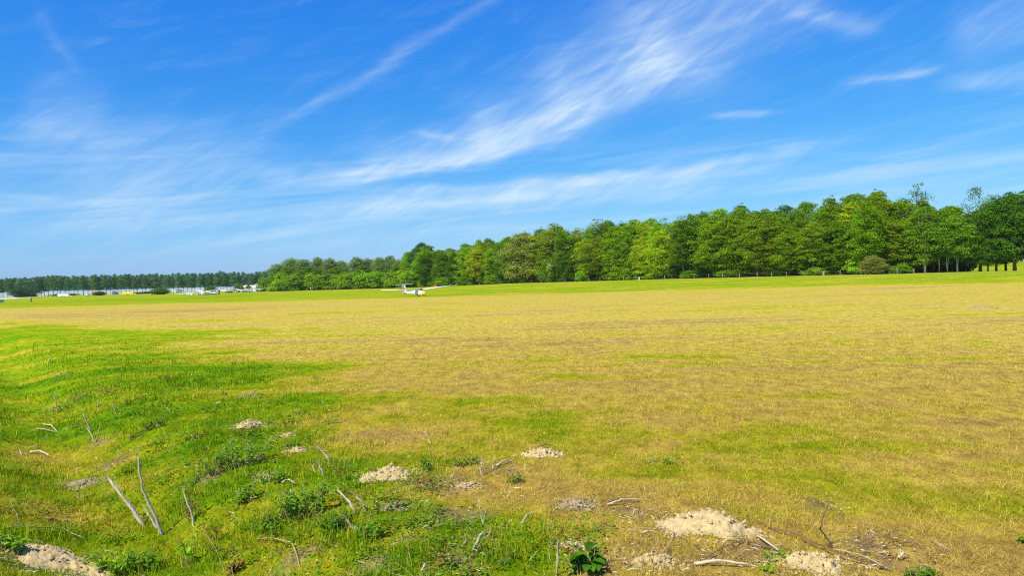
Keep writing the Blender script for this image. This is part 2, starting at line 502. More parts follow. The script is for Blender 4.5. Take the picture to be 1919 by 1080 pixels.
M['sand_grey'] = sand_mat('old_molehill_soil', (0.23, 0.165, 0.09), (0.42, 0.31, 0.165))
# ------------------------------------------------------------------ the ground
def patch(px, py, rx, ry, val):
    c = at(px, py); a = at(px, py - ry); b = at(px, py + ry)
    return (c.x, c.y, rx * px_m(c.y), max(0.3, abs(a.y - b.y) / 2), val)
PATCHES = [patch(*p) for p in (
    (570, 690, 150, 24, .34), (430, 622, 220, 13, .14), (1000, 800, 190, 32, .27), (900, 765, 130, 26, .24), (780, 860, 140, 26, .16), (1290, 665, 70, 8, .26),
    (1040, 706, 70, 9, .22), (1520, 745, 70, 6, .22), (1480, 835, 260, 32, .14), (1720, 930, 300, 60, .10), (1500, 900, 200, 40, .08), (1350, 860, 200, 30, .10), (650, 745, 120, 22, .22), (840, 1010, 160, 60, .26),
    (1010, 1045, 110, 45, .34), (1250, 880, 120, 20, .16), (640, 880, 120, 40, .18), (1050, 646, 170, 8, -.20), (1820, 792, 160, 11, -.24),
    (960, 602, 300, 11, -.05), (1450, 598, 350, 9, -.04), (210, 588, 300, 8, -.25), (1750, 690, 260, 20, -.08), (1300, 700, 260, 16, -.10),
    (830, 640, 120, 8, -.16), (1230, 640, 60, 7, .10), (980, 610, 90, 5, .14), (1650, 640, 200, 7, .08), (860, 830, 120, 22, -.14),
    (480, 745, 90, 14, -.16), (700, 815, 90, 14, -.18), (1550, 1000, 180, 40, -.10), (150, 860, 170, 26, -.26), (120, 960, 140, 34, -.24), (330, 700, 90, 14, -.14), (420, 940, 60, 30, .1), (250, 900, 90, 14, -.2),
    (300, 560, 260, 3, .10), (1850, 600, 160, 12, -.10), (1180, 930, 120, 26, -.14),
)]
def green_zone(x, y):
    x = np.asarray(x, float); y = np.asarray(y, float)
    d = bank_dist(x, y) + 1.6 * (fnoise(x * 0.45, y * 0.45, 41, 3) - 0.5)
    al = (x - LINE_P[0]) * LINE_D[0] + (y - LINE_P[1]) * LINE_D[1]
    d = d + np.interp(al, [-5, 0, 5, 15, 22, 34, 50, 62, 80], [0, 0, .5, 2.4, 3.4, 4.2, 2.6, -1, -3])
    wide = np.interp(al, [0, 8, 20, 40], [1.0, 1.4, 3.0, 4.5])
    d = d + 2.2 * (fnoise(x * 0.22, y * 0.22, 43, 4) - 0.5) * wide
    g = 0.31 + 0.43 * sstep(-1.0, 0.7, d / wide)
    u = np.clip(959.5 + FPX * x / np.maximum(y, 1.0), -600, 2400)
    s0 = np.interp(u, [0, 500, 800, 960, 1250, 1620, 1900], [118, 120, 116, 124, 112, 98, 92])
    qn = y / s0 + 0.10 * (fnoise(x * 0.03, y * 0.1, 77, 3) - 0.5)
    g = g + (0.66 - 0.31) * sstep(0.90, 1.12, qn) * (1 - sstep(-1.0, 0.7, d / wide))
    for cx, cy, rx, ry, v in PATCHES:
        q = ((x - cx) / rx) ** 2 + ((y - cy) / ry) ** 2
        g = g + v * np.exp(-1.1 * q)
    return np.clip(g, 0, 0.80)

# molehills: px, py of the foot's middle, width and height in photo pixels, material, label
MOUNDS = [
    (1318, 992, 160, 62, 'sand', 'largest pale sand molehill, broad and crumbly, at the near edge of the dry grass'),
    (1525, 1062, 122, 52, 'sand', 'cracked pale sand molehill with long brown stems lying across it'),
    (1222, 1060, 92, 40, 'sand', 'pale sand molehill just below the largest one, beside the lying pale log'),
    (730, 893, 88, 34, 'sand', 'pale sand molehill sloping into bright grass, above the splintered grey sticks'),
    (877, 911, 40, 22, 'sand', 'small round sand molehill beside brown wood chips and two short stubs'),
    (1015, 855, 62, 18, 'sand', 'low sand molehill with a dark twig lying across its top'),
    (1078, 950, 64, 34, 'sand_grey', 'darker crumbly molehill left of a forked pale lying branch'),
    (1074, 1026, 50, 36, 'sand', 'narrow sand molehill behind the broad-leaved plant and upright stake'),
    (467, 798, 54, 20, 'sand', 'sand molehill in tall green grass above the dark leafy brambles'),
    (470, 742, 32, 8, 'sand_grey', 'small flat molehill at the top of the green bank'),
    (536, 818, 26, 12, 'sand', 'tiny sand molehill in bright grass, upper one of two close together'),
    (555, 845, 32, 10, 'sand', 'tiny sand molehill in bright grass, lower one of two close together'),
    (110, 1056, 165, 36, 'sand', 'wide low sand molehill in the ditch at the bottom of the bank'),
    (1836, 578, 44, 6, 'sand_grey', 'lone distant molehill far out on the dry field'),
    (150, 909, 62, 11, 'sand_grey', 'flat weathered grey molehill in the ditch behind the two tall dead stems'),
    (494, 897, 30, 14, 'sand', 'small sand molehill half hidden by leafy brambles'),
    (738, 954, 48, 14, 'sand_grey', 'flat brown molehill beside wood chips below the pale sand one'),
    (1262, 992, 46, 16, 'sand', 'small sand lobe touching the largest molehill'),
]
MW = []
for px, py, wpx, hpx, mk, lb in MOUNDS:
    c = at(px, py)
    MW.append((c.x, c.y, 1.12 * wpx * px_m(c.y) / 2, hpx * px_m(c.y), mk, lb))
def mound_cover(x, y):
    m_ = np.zeros_like(np.asarray(x, float))
    for cx, cy, hw, hh, *_ in MW:
        ry = hw * 0.62
        q = np.sqrt(((x - cx) / hw) ** 2 + ((y - cy) / ry) ** 2)
        m_ = np.maximum(m_, 1 - sstep(0.45, 0.90, q + 0.9 * (vnoise(x * 9, y * 9, 8) - 0.5)))
    return m_
BARE = [patch(*p) for p in (
    (820, 905, 80, 26, 1), (850, 965, 80, 22, 1), (560, 1042, 70, 18, .9), (690, 1062, 60, 20, .9), (845, 1055, 70, 24, .9), (1190, 962, 60, 14, .8),
    (1535, 948, 45, 10, .9), (1622, 1020, 60, 16, 1), (1410, 1032, 60, 14, .9), (1700, 1032, 60, 10, .7), (185, 832, 40, 8, .9), (215, 866, 50, 8, .8),
    (385, 897, 50, 9, .9), (770, 822, 50, 8, .6), (1350, 1055, 60, 12, .7), (1105, 1068, 60, 16, .8), (1230, 1030, 120, 30, .7), (1320, 985, 150, 35, .7),
    (60, 1060, 200, 30, .7), (480, 800, 40, 10, .6), (640, 872, 40, 12, .6), (900, 1000, 60, 20, .7), (760, 1000, 60, 18, .6), (1090, 955, 60, 20, .7),
    (940, 880, 60, 12, .9), (160, 905, 60, 10, .7), (100, 765, 30, 8, .6), (150, 750, 60, 9, .5), (1530, 1060, 110, 30, .7), (1650, 1060, 110, 22, .8))]
BARE += [(cx, cy + .02, hw * 1.35, hw * 1.05, .72) for cx, cy, hw, hh, *_ in MW if cy < 30]
def bare_zone(x, y):
    b = np.zeros_like(np.asarray(x, float))
    for cx, cy, rx, ry, v in BARE:
        b = np.maximum(b, v * np.exp(-0.9 * (((x - cx) / rx) ** 2 + ((y - cy) / ry) ** 2)))
    return b

def graded(lo, hi, fine_lo, fine_hi, step, grow):
    mid = np.arange(fine_lo, fine_hi + 1e-6, step).tolist()
    out, s, v = [], step, fine_hi
    while v < hi:
        s *= grow; v += s; out.append(v)
    inn, s, v = [], step, fine_lo
    while v > lo:
        s *= grow; v -= s; inn.append(v)
    return np.array(inn[::-1] + mid + out)
gx = graded(-2400, 2400, -5.5, 5.5, 0.085, 1.047)
gy = graded(-600, 2500, 3.5, 13.0, 0.085, 1.04)
GX, GY = np.meshgrid(gx, gy)
fx, fy = GX.ravel(), GY.ravel()
V = np.stack((fx, fy, ground_z(fx, fy)), 1)
nx, ny = len(gx), len(gy)
idx = np.arange(nx * ny).reshape(ny, nx)
F = np.stack((idx[:-1, :-1].ravel(), idx[:-1, 1:].ravel(), idx[1:, 1:].ravel(), idx[1:, :-1].ravel()), 1)
gm = mesh_np('airfield_ground', V, F, M['ground'], True)
attr(gm, 'green', green_zone(fx, fy))
attr(gm, 'bare', bare_zone(fx, fy))
attr(gm, 'thatch_shade', 1 - sstep(6, 30, np.hypot(fx, fy)))
tag(obj('airfield_ground', gm), 'wide mown airfield of straw-yellow and green grass', kind='structure')

# ------------------------------------------------------------------ grass
def blades(name, n, r0, r1, want_green, label):
    k = 0.3
    r = ((1 - rng.random(n)) * r0 ** k + rng.random(n) * 0) ** (1 / k) if False else (r0 ** k + rng.random(n) * (r1 ** k - r0 ** k)) ** (1 / k)
    a = rng.uniform(-R(43), R(43), n)
    x, y = r * np.sin(a), r * np.cos(a)
    g = green_zone(x, y)
    tuft = fnoise(x * 2.2, y * 2.2, 61, 3)
    loc = g + 0.5 * (fnoise(x * 0.75, y * 0.75, 62, 3) - 0.5) + 0.5 * (tuft - 0.5)
    keep = (loc > 0.50) if want_green else (loc <= 0.62)
    cover = mound_cover(x, y)
    bz = bare_zone(x, y) + 0.9 * (fnoise(x * 3.5, y * 3.5, 14, 3) - 0.5)
    keep &= (rng.random(n) > cover * 1.15) & (rng.random(n) > sstep(0.45, 0.95, bz) * 0.8)
    keep &= rng.random(n) > sstep(15, r1, r + 5 * (fnoise(x * 0.3, y * 0.3, 71, 2) - 0.5))
    x, y, r, g, tuft = x[keep], y[keep], r[keep], g[keep], tuft[keep]
    n = len(x)
    z = ground_z(x, y) - 0.01
    lod = 1 + np.maximum(0, r - 5) / 9.0
    if want_green:
        h = (0.035 + 0.085 * rng.random(n) ** 1.5) * (0.15 + 2.6 * tuft ** 2) * (0.7 + 0.5 * sstep(0.55, 0.9, g))
        h = h * (0.42 + 0.58 * sstep(-1.6, 0.2, bank_dist(x, y) + 1.2 * (tuft - 0.5) + np.interp(np.hypot(x, y), [8, 16, 30], [0, 2.0, 5.0])))
        wd = rng.uniform(0.0030, 0.0062, n) * lod
        lean = rng.uniform(0.2, 1.25, n)
    else:
        h = (0.028 + 0.065 * rng.random(n) ** 1.7) * (0.5 + tuft)
        wd = rng.uniform(0.0026, 0.0052, n) * lod
        lean = rng.uniform(0.5, 2.2, n)
    yaw = rng.uniform(0, 2 * np.pi, n)
    ux, uy = np.cos(yaw), np.sin(yaw)
    px_, py_ = -uy, ux
    rnd = rng.random(n)
    B = np.stack((x, y, z), 1)
    side = np.stack((px_, py_, np.zeros(n)), 1) * (wd / 2)[:, None]
    f1 = np.stack((ux, uy, np.zeros(n)), 1)
    up = np.array((0, 0, 1.0))
    if want_green:
        mid = B + f1 * (h * 0.22 * lean)[:, None] + up * (h * 0.58)[:, None]
        tip = B + f1 * (h * 0.75 * lean)[:, None] + up * (h * (1 - 0.28 * lean))[:, None]
        Vv = np.stack((B - side, B + side, mid - side * 0.75, mid + side * 0.75, tip), 1).reshape(-1, 3)
        b0 = np.arange(n) * 5
        Ff = np.stack((b0, b0 + 1, b0 + 3, b0, b0 + 3, b0 + 2, b0 + 2, b0 + 3, b0 + 4), 1).reshape(-1, 3)
        rep = 5
    else:
        tip = B + f1 * (h * lean)[:, None] + up * (h * np.maximum(0.25, 1.05 - 0.35 * lean))[:, None]
        Vv = np.stack((B - side, B + side, tip), 1).reshape(-1, 3)
        Ff = np.arange(n * 3).reshape(-1, 3)
        rep = 3
    me = mesh_np(name, Vv, Ff, M['blade'])
    attr(me, 'green', np.repeat(np.clip(g + (0.06 if want_green else -0.02), 0, 1), rep))
    attr(me, 'rnd', np.repeat(rnd, rep))
    return tag(obj(name, me), label, 'grass', kind='stuff')
blades('long_grass', 520000, 3.0, 42.0, True, 'fresh green grass growing over the bank')
blades('dry_grass', 1150000, 3.0, 44.0, False, 'short straw-coloured mown grass of the near field')
# ------------------------------------------------------------------ trees
def crown_mesh(name, H, zb, Rm, clumps, per, leaf, csize, seed, flat=0.78, airy=0.0, low=0.35):
    """leaf-sized faces gathered in clumps spread through the crown's volume"""
    g = np.random.default_rng(seed)
    cs = []
    tries = 0
    while len(cs) < clumps and tries < 20000:
        tries += 1
        zr = g.random()
        prof = (1 - abs((zr - low) / ((1 - low) if zr > low else low * 1.25)) ** 2.3) ** 0.6
        prof = max(prof, 0.12)
        a = g.uniform(0, 2 * math.pi); q = math.sqrt(g.uniform(0.08, 1.0))
        lob = 0.78 + 0.30 * math.sin(2 * a + seed) + 0.18 * math.sin(5 * a + zr * 7 + seed)
        rad = Rm * prof * q * lob
        p = np.array((rad * math.cos(a), rad * math.sin(a), zb + csize * 0.4 + (H - zb - csize * 0.8) * zr))
        s = csize * g.uniform(0.6, 1.35) * (0.75 + 0.4 * prof)
        if all(np.linalg.norm((p - o[0]) * (1, 1, 1.3)) > 0.40 * (s + o[1]) for o in cs):
            cs.append((p, s))
    # small sprays breaking the outline
    for k in range(clumps // 3):
        zr = g.uniform(0.15, 1.0); a = g.uniform(0, 2 * math.pi)
        prof = (1 - abs((zr - low) / ((1 - low) if zr > low else low * 1.25)) ** 2.3) ** 0.6
        lob = 0.78 + 0.30 * math.sin(2 * a + seed) + 0.18 * math.sin(5 * a + zr * 7 + seed)
        rad = Rm * max(prof, 0.15) * lob * g.uniform(0.9, 1.12)
        cs.append((np.array((rad * math.cos(a), rad * math.sin(a), zb + (H - zb) * zr * g.uniform(0.97, 1.03))), csize * g.uniform(0.28, 0.5)))
    Vs, rn = [], []
    for p, s in cs:
        n = int(per * (s / csize) ** 1.6)
        d = g.normal(size=(n, 3)); d /= np.linalg.norm(d, axis=1)[:, None]
        d[:, 2] = np.where(d[:, 2] < -0.35, -d[:, 2] * 0.6, d[:, 2])
        rr = s * (0.55 + 0.55 * g.random(n) ** 0.6 + airy * g.random(n))
        wob = 1 + 0.25 * np.sin(d[:, 0] * 5 + seed) * np.cos(d[:, 1] * 6 + p[2])
        pos = p + d * (rr * wob)[:, None] * (1, 1, flat)
        nr = d * 0.55 + g.normal(size=(n, 3)) * 0.55 + (0, 0, 0.40)
        nr /= np.linalg.norm(nr, axis=1)[:, None]
        t = np.cross(nr, g.normal(size=(n, 3))); t /= np.linalg.norm(t, axis=1)[:, None] + 1e-9
        b = np.cross(nr, t)
        ls = leaf * g.uniform(0.55, 1.3, n)[:, None]
        Vs.append(np.stack((pos - t * ls, pos - b * ls * 0.55, pos + t * ls, pos + b * ls * 0.55), 1).reshape(-1, 3))
        rn.append(np.repeat(np.clip(0.55 * g.random() + 0.45 * g.random(n), 0, 1), 4))
    Vv = np.concatenate(Vs); Ff = np.arange(len(Vv)).reshape(-1, 4)
    me = mesh_np(name, Vv, Ff, M['leaf'])
    attr(me, 'rnd', np.concatenate(rn))
    return me, cs
def trunk_mesh(name, H, rad, cs, seed, mat, stems=1, spread=0.5, limbs=14):
    g = random.Random(seed)
    mb = MB()
    for s in range(stems):
        a = g.uniform(0, 6.28); off = (0 if stems == 1 else spread)
        b = Vector((off * math.cos(a), off * math.sin(a), -0.3))
        lean = Vector((g.uniform(-.05, .05), g.uniform(-.05, .05), 0)) * H + Vector((math.cos(a), math.sin(a), 0)) * (0.8 if stems > 1 else 0)
        pts = [b + lean * (i / 6) ** 1.3 + Vector((g.uniform(-.06, .06), g.uniform(-.06, .06), 0)) * H * 0.12 + Vector((0, 0, H * 0.86 * i / 6)) for i in range(7)]
        k = rad * (1 if stems == 1 else 0.62)
        mb.tube(pts, [k * 1.25, k, k * .86, k * .7, k * .5, k * .3, k * .1], 7)
        for p, sz in g.sample(cs, min(limbs // stems, len(cs))):
            t = Vector(p); zt = max(0.15 * H, t.z - 0.55 * math.hypot(t.x, t.y) - 0.6)
            i = min(5, max(0, int(zt / (H * 0.86) * 6))); f = zt / (H * 0.86) * 6 - i
            st = pts[i].lerp(pts[i + 1], min(1, max(0, f)))
            md = st.lerp(t, 0.55) + Vector((0, 0, 0.25))
            mb.tube([st, md, t], [k * .32, k * .2, k * .05], 5)
    return mb, mat
def tree_kind(key, H, zb, Rm, clumps, per, leaf, csize, seed, bark='bark', rad=0.16, stems=1, **kw):
    spread = kw.pop('spread', 0.5); limbs = kw.pop('limbs', 14)
    cm, cs = crown_mesh('crown', H, zb, Rm, clumps, per, leaf, csize, seed, **kw)
    mb, mat = trunk_mesh('trunk', H, rad, cs, seed, M[bark], stems, spread, limbs)
    tm = mesh_np('trunk', mb.V, mb.F, mat, True)
    KINDS[key] = (cm, tm, H, Rm)
KINDS = {}
for i in range(6):
    tree_kind('broad%d' % i, 16, 0.9 + 0.6 * (i % 3), 4.5 + 0.35 * (i % 4), 165, 165, 0.155, 1.05, 100 + i, 'bark' if i % 3 else 'bark_pale', 0.15, low=0.36 + 0.05 * (i % 3))
for i in range(3):
    tree_kind('tall%d' % i, 18, 3.4 + i, 3.5 + 0.3 * i, 110, 170, 0.15, 1.05, 140 + i, 'bark_pale', 0.14, low=0.45, limbs=20)
for i in range(2):
    tree_kind('birch%d' % i, 16, 3.6, 3.8, 100, 140, 0.16, 1.1, 160 + i, 'bark_pale', 0.15, stems=4, spread=0.7, limbs=16)
for i in range(2):
    tree_kind('sparse%d' % i, 18, 7.0, 2.5, 24, 60, 0.16, 0.85, 170 + i, 'bark', 0.13, airy=0.5, low=0.3, limbs=24)
for i in range(3):
    tree_kind('willow%d' % i, 14, 0.8, 4.6, 110, 190, 0.17, 1.25, 180 + i, 'bark', 0.2, airy=0.2, flat=0.9, low=0.3)
for i in range(3):
    tree_kind('shrub%d' % i, 5, -0.3, 3.4, 80, 150, 0.16, 0.85, 200 + i, 'bark', 0.06, stems=3, low=0.18)
for i in range(2):
    tree_kind('oak%d' % i, 15, 1.5, 6.2, 170, 170, 0.18, 1.3, 220 + i, 'bark', 0.30, low=0.34, limbs=22)
for i in range(4):
    tree_kind('poplar%d' % i, 19, 4.2, 3.3, 60, 75, 0.30, 1.4, 240 + i, 'bark', 0.19, low=0.28, flat=0.95, limbs=8)

def tree(name, kind, loc, height, col, label, cat='tree', group=None, width=None, rz=None):
    cm, tm, H, Rm = KINDS[kind]
    s = height / H
    sx = s if width is None else width / (2 * Rm)
    o = empty(name, loc, (0, 0, random.uniform(0, 6.28) if rz is None else rz), (sx, sx, s))
    t = link(bpy.data.objects.new('trunk', tm), o)
    c = link(bpy.data.objects.new('crown', cm), o)
    c.color = (*col, 1)
    return tag(o, label, cat, group)
SKY_X = [490, 520, 540, 600, 650, 700, 745, 756, 768, 800, 830, 870, 950, 985, 1040, 1065, 1080, 1120, 1180, 1210, 1260, 1320, 1400, 1450, 1500, 1560, 1620, 1650, 1700, 1740, 1780, 1812, 1850, 1870, 1900, 1960, 2300]
SKY_Y = [516, 500, 490, 488, 492, 488, 486, 500, 472, 465, 472, 460, 448, 444, 428, 434, 436, 420, 421, 418, 410, 407, 394, 399, 388, 382, 368, 367, 380, 386, 395, 398, 398, 388, 374, 366, 340]
def top_y(px): return float(np.interp(px, SKY_X, SKY_Y))
def height_to(px, Y, ty):
    f = foot(px, Y)
    return max(2.0, (on_depth(px, ty, Y).z - f.z) * 1.085)
ORD = ['first', 'second', 'third', 'fourth', 'fifth', 'sixth', 'seventh', 'eighth', 'ninth', 'tenth', 'eleventh', 'twelfth', 'thirteenth', 'fourteenth',
       'fifteenth', 'sixteenth', 'seventeenth', 'eighteenth', 'nineteenth']
TENS = {2: 'twent', 3: 'thirt', 4: 'fort', 5: 'fift', 6: 'sixt', 7: 'sevent', 8: 'eight'}
def ordinal(n):
    if n <= 19: return ORD[n - 1]
    return TENS[n // 10] + 'ieth' if n % 10 == 0 else TENS[n // 10] + 'y-' + ORD[n % 10 - 1]
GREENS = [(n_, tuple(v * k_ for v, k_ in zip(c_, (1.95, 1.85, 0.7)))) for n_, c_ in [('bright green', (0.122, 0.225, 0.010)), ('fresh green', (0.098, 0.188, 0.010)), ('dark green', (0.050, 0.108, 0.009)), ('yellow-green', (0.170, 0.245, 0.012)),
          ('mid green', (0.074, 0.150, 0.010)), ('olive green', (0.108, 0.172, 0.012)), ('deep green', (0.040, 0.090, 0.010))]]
def jit(c, s=0.12):
    k = 1 + random.uniform(-s, s)
    return tuple(v * k * (1 + random.uniform(-s / 2, s / 2)) for v in c)

# the wood: front edge, then the rows whose crowns rise behind it
def wood_row(p0, p1, dy, step_m, lo, hi, kinds, words, phrase, group, wide=1.0, greens=None, jitter=2.5):
    greens = greens or [GREENS[i] for i in (0, 0, 1, 1, 1, 4, 4, 3, 5, 2)]
    px, n = p0, 0
    while px < p1:
        Y = float(treeline_depth(px)) + dy + random.uniform(-jitter, jitter)
        f = foot(px, Y)
        base = 530 - (px - 960) * 0.0262
        ty = base - (base - top_y(px)) * random.uniform(lo, hi)
        h = height_to(px, Y, ty)
        kd = random.choice(kinds); gname, gc = random.choice(greens)
        n += 1
        H, Rm = KINDS[kd][2], KINDS[kd][3]
        tree('broadleaf_tree', kd, f, h, jit(gc), '%s %s, %s %s' % (gname, words, ordinal(n), phrase), 'tree', group,
             width=2 * Rm * (0.45 + 0.55 * h / H) * random.uniform(0.95, 1.4) * wide)
        px += step_m * random.uniform(0.75, 1.25) * FPX / float(treeline_depth(px))
wood_row(782, 1752, 0, 5.6, 0.62, 0.93, ['broad0', 'broad1', 'broad2', 'broad3', 'broad4', 'broad5', 'tall0', 'tall1'], 'leafy tree',
         'from the left along the front edge of the wood', 'trees along the front edge of the wood')
wood_row(772, 1790, 8, 5.4, 0.84, 0.98, ['broad1', 'broad3', 'broad5', 'tall0', 'tall1', 'tall2'], 'tree top',
         'from the left in the second row of the wood', 'trees in the second row of the wood')
wood_row(766, 1800, 17, 5.6, 0.95, 1.01, ['tall0', 'tall1', 'tall2', 'broad2', 'broad4', 'sparse0'], 'tall crown',
         'from the left along the skyline of the wood', 'tallest trees at the back of the wood',
         greens=[GREENS[0], GREENS[1], GREENS[1], GREENS[4], GREENS[4], ('blue-green', (0.085, 0.200, 0.040))])
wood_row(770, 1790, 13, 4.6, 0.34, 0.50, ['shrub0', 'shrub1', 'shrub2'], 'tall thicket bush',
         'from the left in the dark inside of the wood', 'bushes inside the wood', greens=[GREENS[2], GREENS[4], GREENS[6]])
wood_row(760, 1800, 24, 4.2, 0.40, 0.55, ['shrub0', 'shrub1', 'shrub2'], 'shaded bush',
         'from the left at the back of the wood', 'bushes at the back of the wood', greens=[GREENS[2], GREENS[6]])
wood_row(795, 1720, -2.5, 11.0, 0.08, 0.22, ['shrub0', 'shrub1', 'shrub2'], 'low bush',
         'from the left right behind the fence', 'low bushes behind the fence', greens=[GREENS[0], GREENS[1], GREENS[4]])
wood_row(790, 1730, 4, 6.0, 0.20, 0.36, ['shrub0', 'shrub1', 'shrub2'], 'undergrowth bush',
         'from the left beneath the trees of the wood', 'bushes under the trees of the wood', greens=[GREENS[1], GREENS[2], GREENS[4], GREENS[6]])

def special(name, kind, px, Y, ty, col, label, cat='tree', wpx=None, group=None):
    f = foot(px, Y)
    return tree(name, kind, f, height_to(px, Y, ty), col, label, cat, group, None if wpx is None else wpx * px_m(Y))
T = lambda px: float(treeline_depth(px))
special('willow_tree', 'willow0', 982, T(982) - 5, 446, (0.300, 0.360, 0.062), 'pale olive willow with a rounded feathery crown at the wood edge', wpx=78)
hb_ = special('blossom_bush', 'shrub1', 1030, T(1030) - 7, 486, (0.170, 0.300, 0.014), 'green bush with a spray of white blossom beside the pale willow', 'bush', 40)
bl_, _ = crown_mesh('blossom', 3.6, 2.4, 0.9, 7, 90, 0.11, 0.42, 77)
bo_ = obj('blossom', bl_, hb_); bo_.location = (0, 0, 0); bo_.color = (0.62, 0.60, 0.50, 1); hb_.rotation_euler = (0, 0, 0)
bo_.location = (0.2, -2.4, 0.1)
special('pale_bush', 'willow1', 1637, T(1637) - 7, 482, (0.30, 0.33, 0.07), 'pale grey-green bush standing before the dark wood by the fence', 'bush', 42)
special('sparse_tree', 'sparse0', 1722, T(1722) + 8, 353, (0.128, 0.240, 0.039), 'thin airy tree poking highest above the wood skyline', wpx=40)
special('sparse_tree', 'sparse1', 1836, T(1836) + 10, 359, (0.145, 0.256, 0.044), 'thin airy tree rising beside the big dark oak', wpx=46)
special('sparse_tree', 'sparse1', 1044, T(1044) + 4, 424, (0.272, 0.336, 0.055), 'thin pale tree with bare twigs on the skyline behind the willow', wpx=50)
special('sparse_tree', 'sparse0', 1092, T(1092) + 4, 432, (0.289, 0.384, 0.044), 'thin yellowish tree showing sky through its crown', wpx=42)
special('sparse_tree', 'sparse0', 1126, T(1126) + 6, 416, (0.170, 0.272, 0.044), 'thin tall tree with ragged twiggy top on the skyline', wpx=44)
special('dark_tree', 'oak1', 792, T(792) + 30, 462, (0.051, 0.136, 0.024), 'dense dark round-topped tree at the end of the wood', wpx=62)
special('birch_tree', 'birch0', 1768, T(1768) - 1, 402, (0.170, 0.344, 0.013), 'bright green tree with several slender pale trunks by the last fence post', wpx=72)
special('birch_tree', 'birch1', 1797, T(1797) - 2, 412, (0.196, 0.376, 0.014), 'bright green tree with clustered white trunks at the corner of the wood', wpx=62)
special('birch_tree', 'birch1', 1738, T(1738) - 1, 396, (0.153, 0.304, 0.014), 'pale-trunked tree just before the bright corner trees of the wood', wpx=70)
special('oak_tree', 'oak0', 1838, T(1838) + 1, 404, (0.102, 0.216, 0.011), 'dark oak with thick trunks beside the gap onto the meadow', wpx=96)
special('oak_tree', 'oak1', 1902, T(1902) - 2, 372, (0.082, 0.200, 0.011), 'broad dark oak cut by the edge of the photo', wpx=120)
special('oak_tree', 'oak1', 1852, T(1852) - 1, 430, (0.075, 0.170, 0.012), 'small dark oak low in front of the meadow gap', wpx=60)
special('oak_tree', 'oak0', 1885, T(1885) + 9, 400, (0.070, 0.165, 0.012), 'shaded oak behind the broad dark oak', wpx=84)
special('oak_tree', 'oak0', 1868, T(1868) + 5, 388, (0.102, 0.224, 0.013), 'oak between the two broader dark oaks at the meadow gap', wpx=80)
for px, dy, ty in ((1965, 0, 366), (2010, 4, 372), (2060, -1, 362), (2120, 3, 360)):
    special('oak_tree', 'oak%d' % (px % 2), px, T(px) + dy, ty, (0.095, 0.21, 0.012), 'dark oak outside the frame, %s beyond the broad dark oak' % ordinal(1 + (1965, 2010, 2060, 2120).index(px)), wpx=110, group='oaks beyond the frame')

# copse of willows and bushes left of the wood
n = 0
for px, dy, ty, wpx in ((522, 12, 500, 50), (548, 22, 490, 46), (570, 16, 492, 48), (598, 26, 488, 40), (620, 20, 490, 40), (640, 24, 494, 46),
                        (668, 18, 488, 44), (690, 26, 490, 42), (712, 22, 488, 40), (734, 26, 485, 38), (748, 20, 492, 34)):
    n += 1; Y = T(px) + dy
    special('willow_tree', 'willow%d' % (n % 3), px, Y, ty, jit((0.205, 0.31, 0.055)), 'pale grey-green willow, %s from the left at the back of the copse' % ordinal(n), 'tree', wpx, 'willows at the back of the copse')
n = 0
for px, dy, ty, wpx in ((508, 6, 520, 44), (530, 2, 514, 50), (556, 0, 516, 56), (588, 4, 514, 54), (616, 0, 516, 58), (648, -2, 514, 62), (676, -4, 510, 58), (706, -5, 512, 62), (736, -6, 510, 60), (762, -5, 506, 56)):
    n += 1; Y = T(px) + dy
    special('round_bush', 'shrub%d' % (n % 3), px, Y, ty, jit(GREENS[n % 2][1], .1), 'bright green rounded bush, %s from the left along the front of the copse' % ordinal(n), 'bush', wpx, 'bushes along the front of the copse')
n = 0
for px, dy, ty, wpx in ((540, 8, 505, 46), (580, 10, 503, 48), (630, 8, 504, 50), (680, 8, 500, 48), (722, 6, 501, 50), (755, 4, 497, 44)):
    n += 1; Y = T(px) + dy
    special('broadleaf_tree', 'broad%d' % n if n < 6 else 'broad0', px, Y, ty, jit((0.15, 0.27, 0.018), .1), 'mid green tree, %s from the left between the bushes and willows of the copse' % ordinal(n), 'tree', wpx, 'trees in the middle of the copse')

# far row of poplars
n = 0
px = -60.0; nb = 9
while px < 520:
    if not (458 < px < 464):
        if px > -6: n += 1
        else: nb -= 1
        Y = 735 + 0.06 * px + random.uniform(-5, 5)
        ty = float(np.interp(px, [-150, 0, 100, 200, 300, 370, 450, 456, 470, 545], [530, 525, 520.5, 518, 516, 513.5, 512, 514, 513.5, 510])) + random.uniform(-1.5, 2.5)
        f = foot(px, Y)
        lb = 'dark poplar with bare lower trunk, %s from the left in the distant row' % ordinal(n) if px > -6 else 'dark poplar outside the frame, %s beyond the edge in the distant row' % ordinal(max(1, nb))
        tree('poplar_tree', 'poplar%d' % random.randrange(4), f, height_to(px, Y, ty), jit((0.085, 0.225, 0.045), .14), lb, 'tree', 'poplars of the distant row', width=random.uniform(6.6, 9.2))
    px += random.uniform(5.5, 10.0)
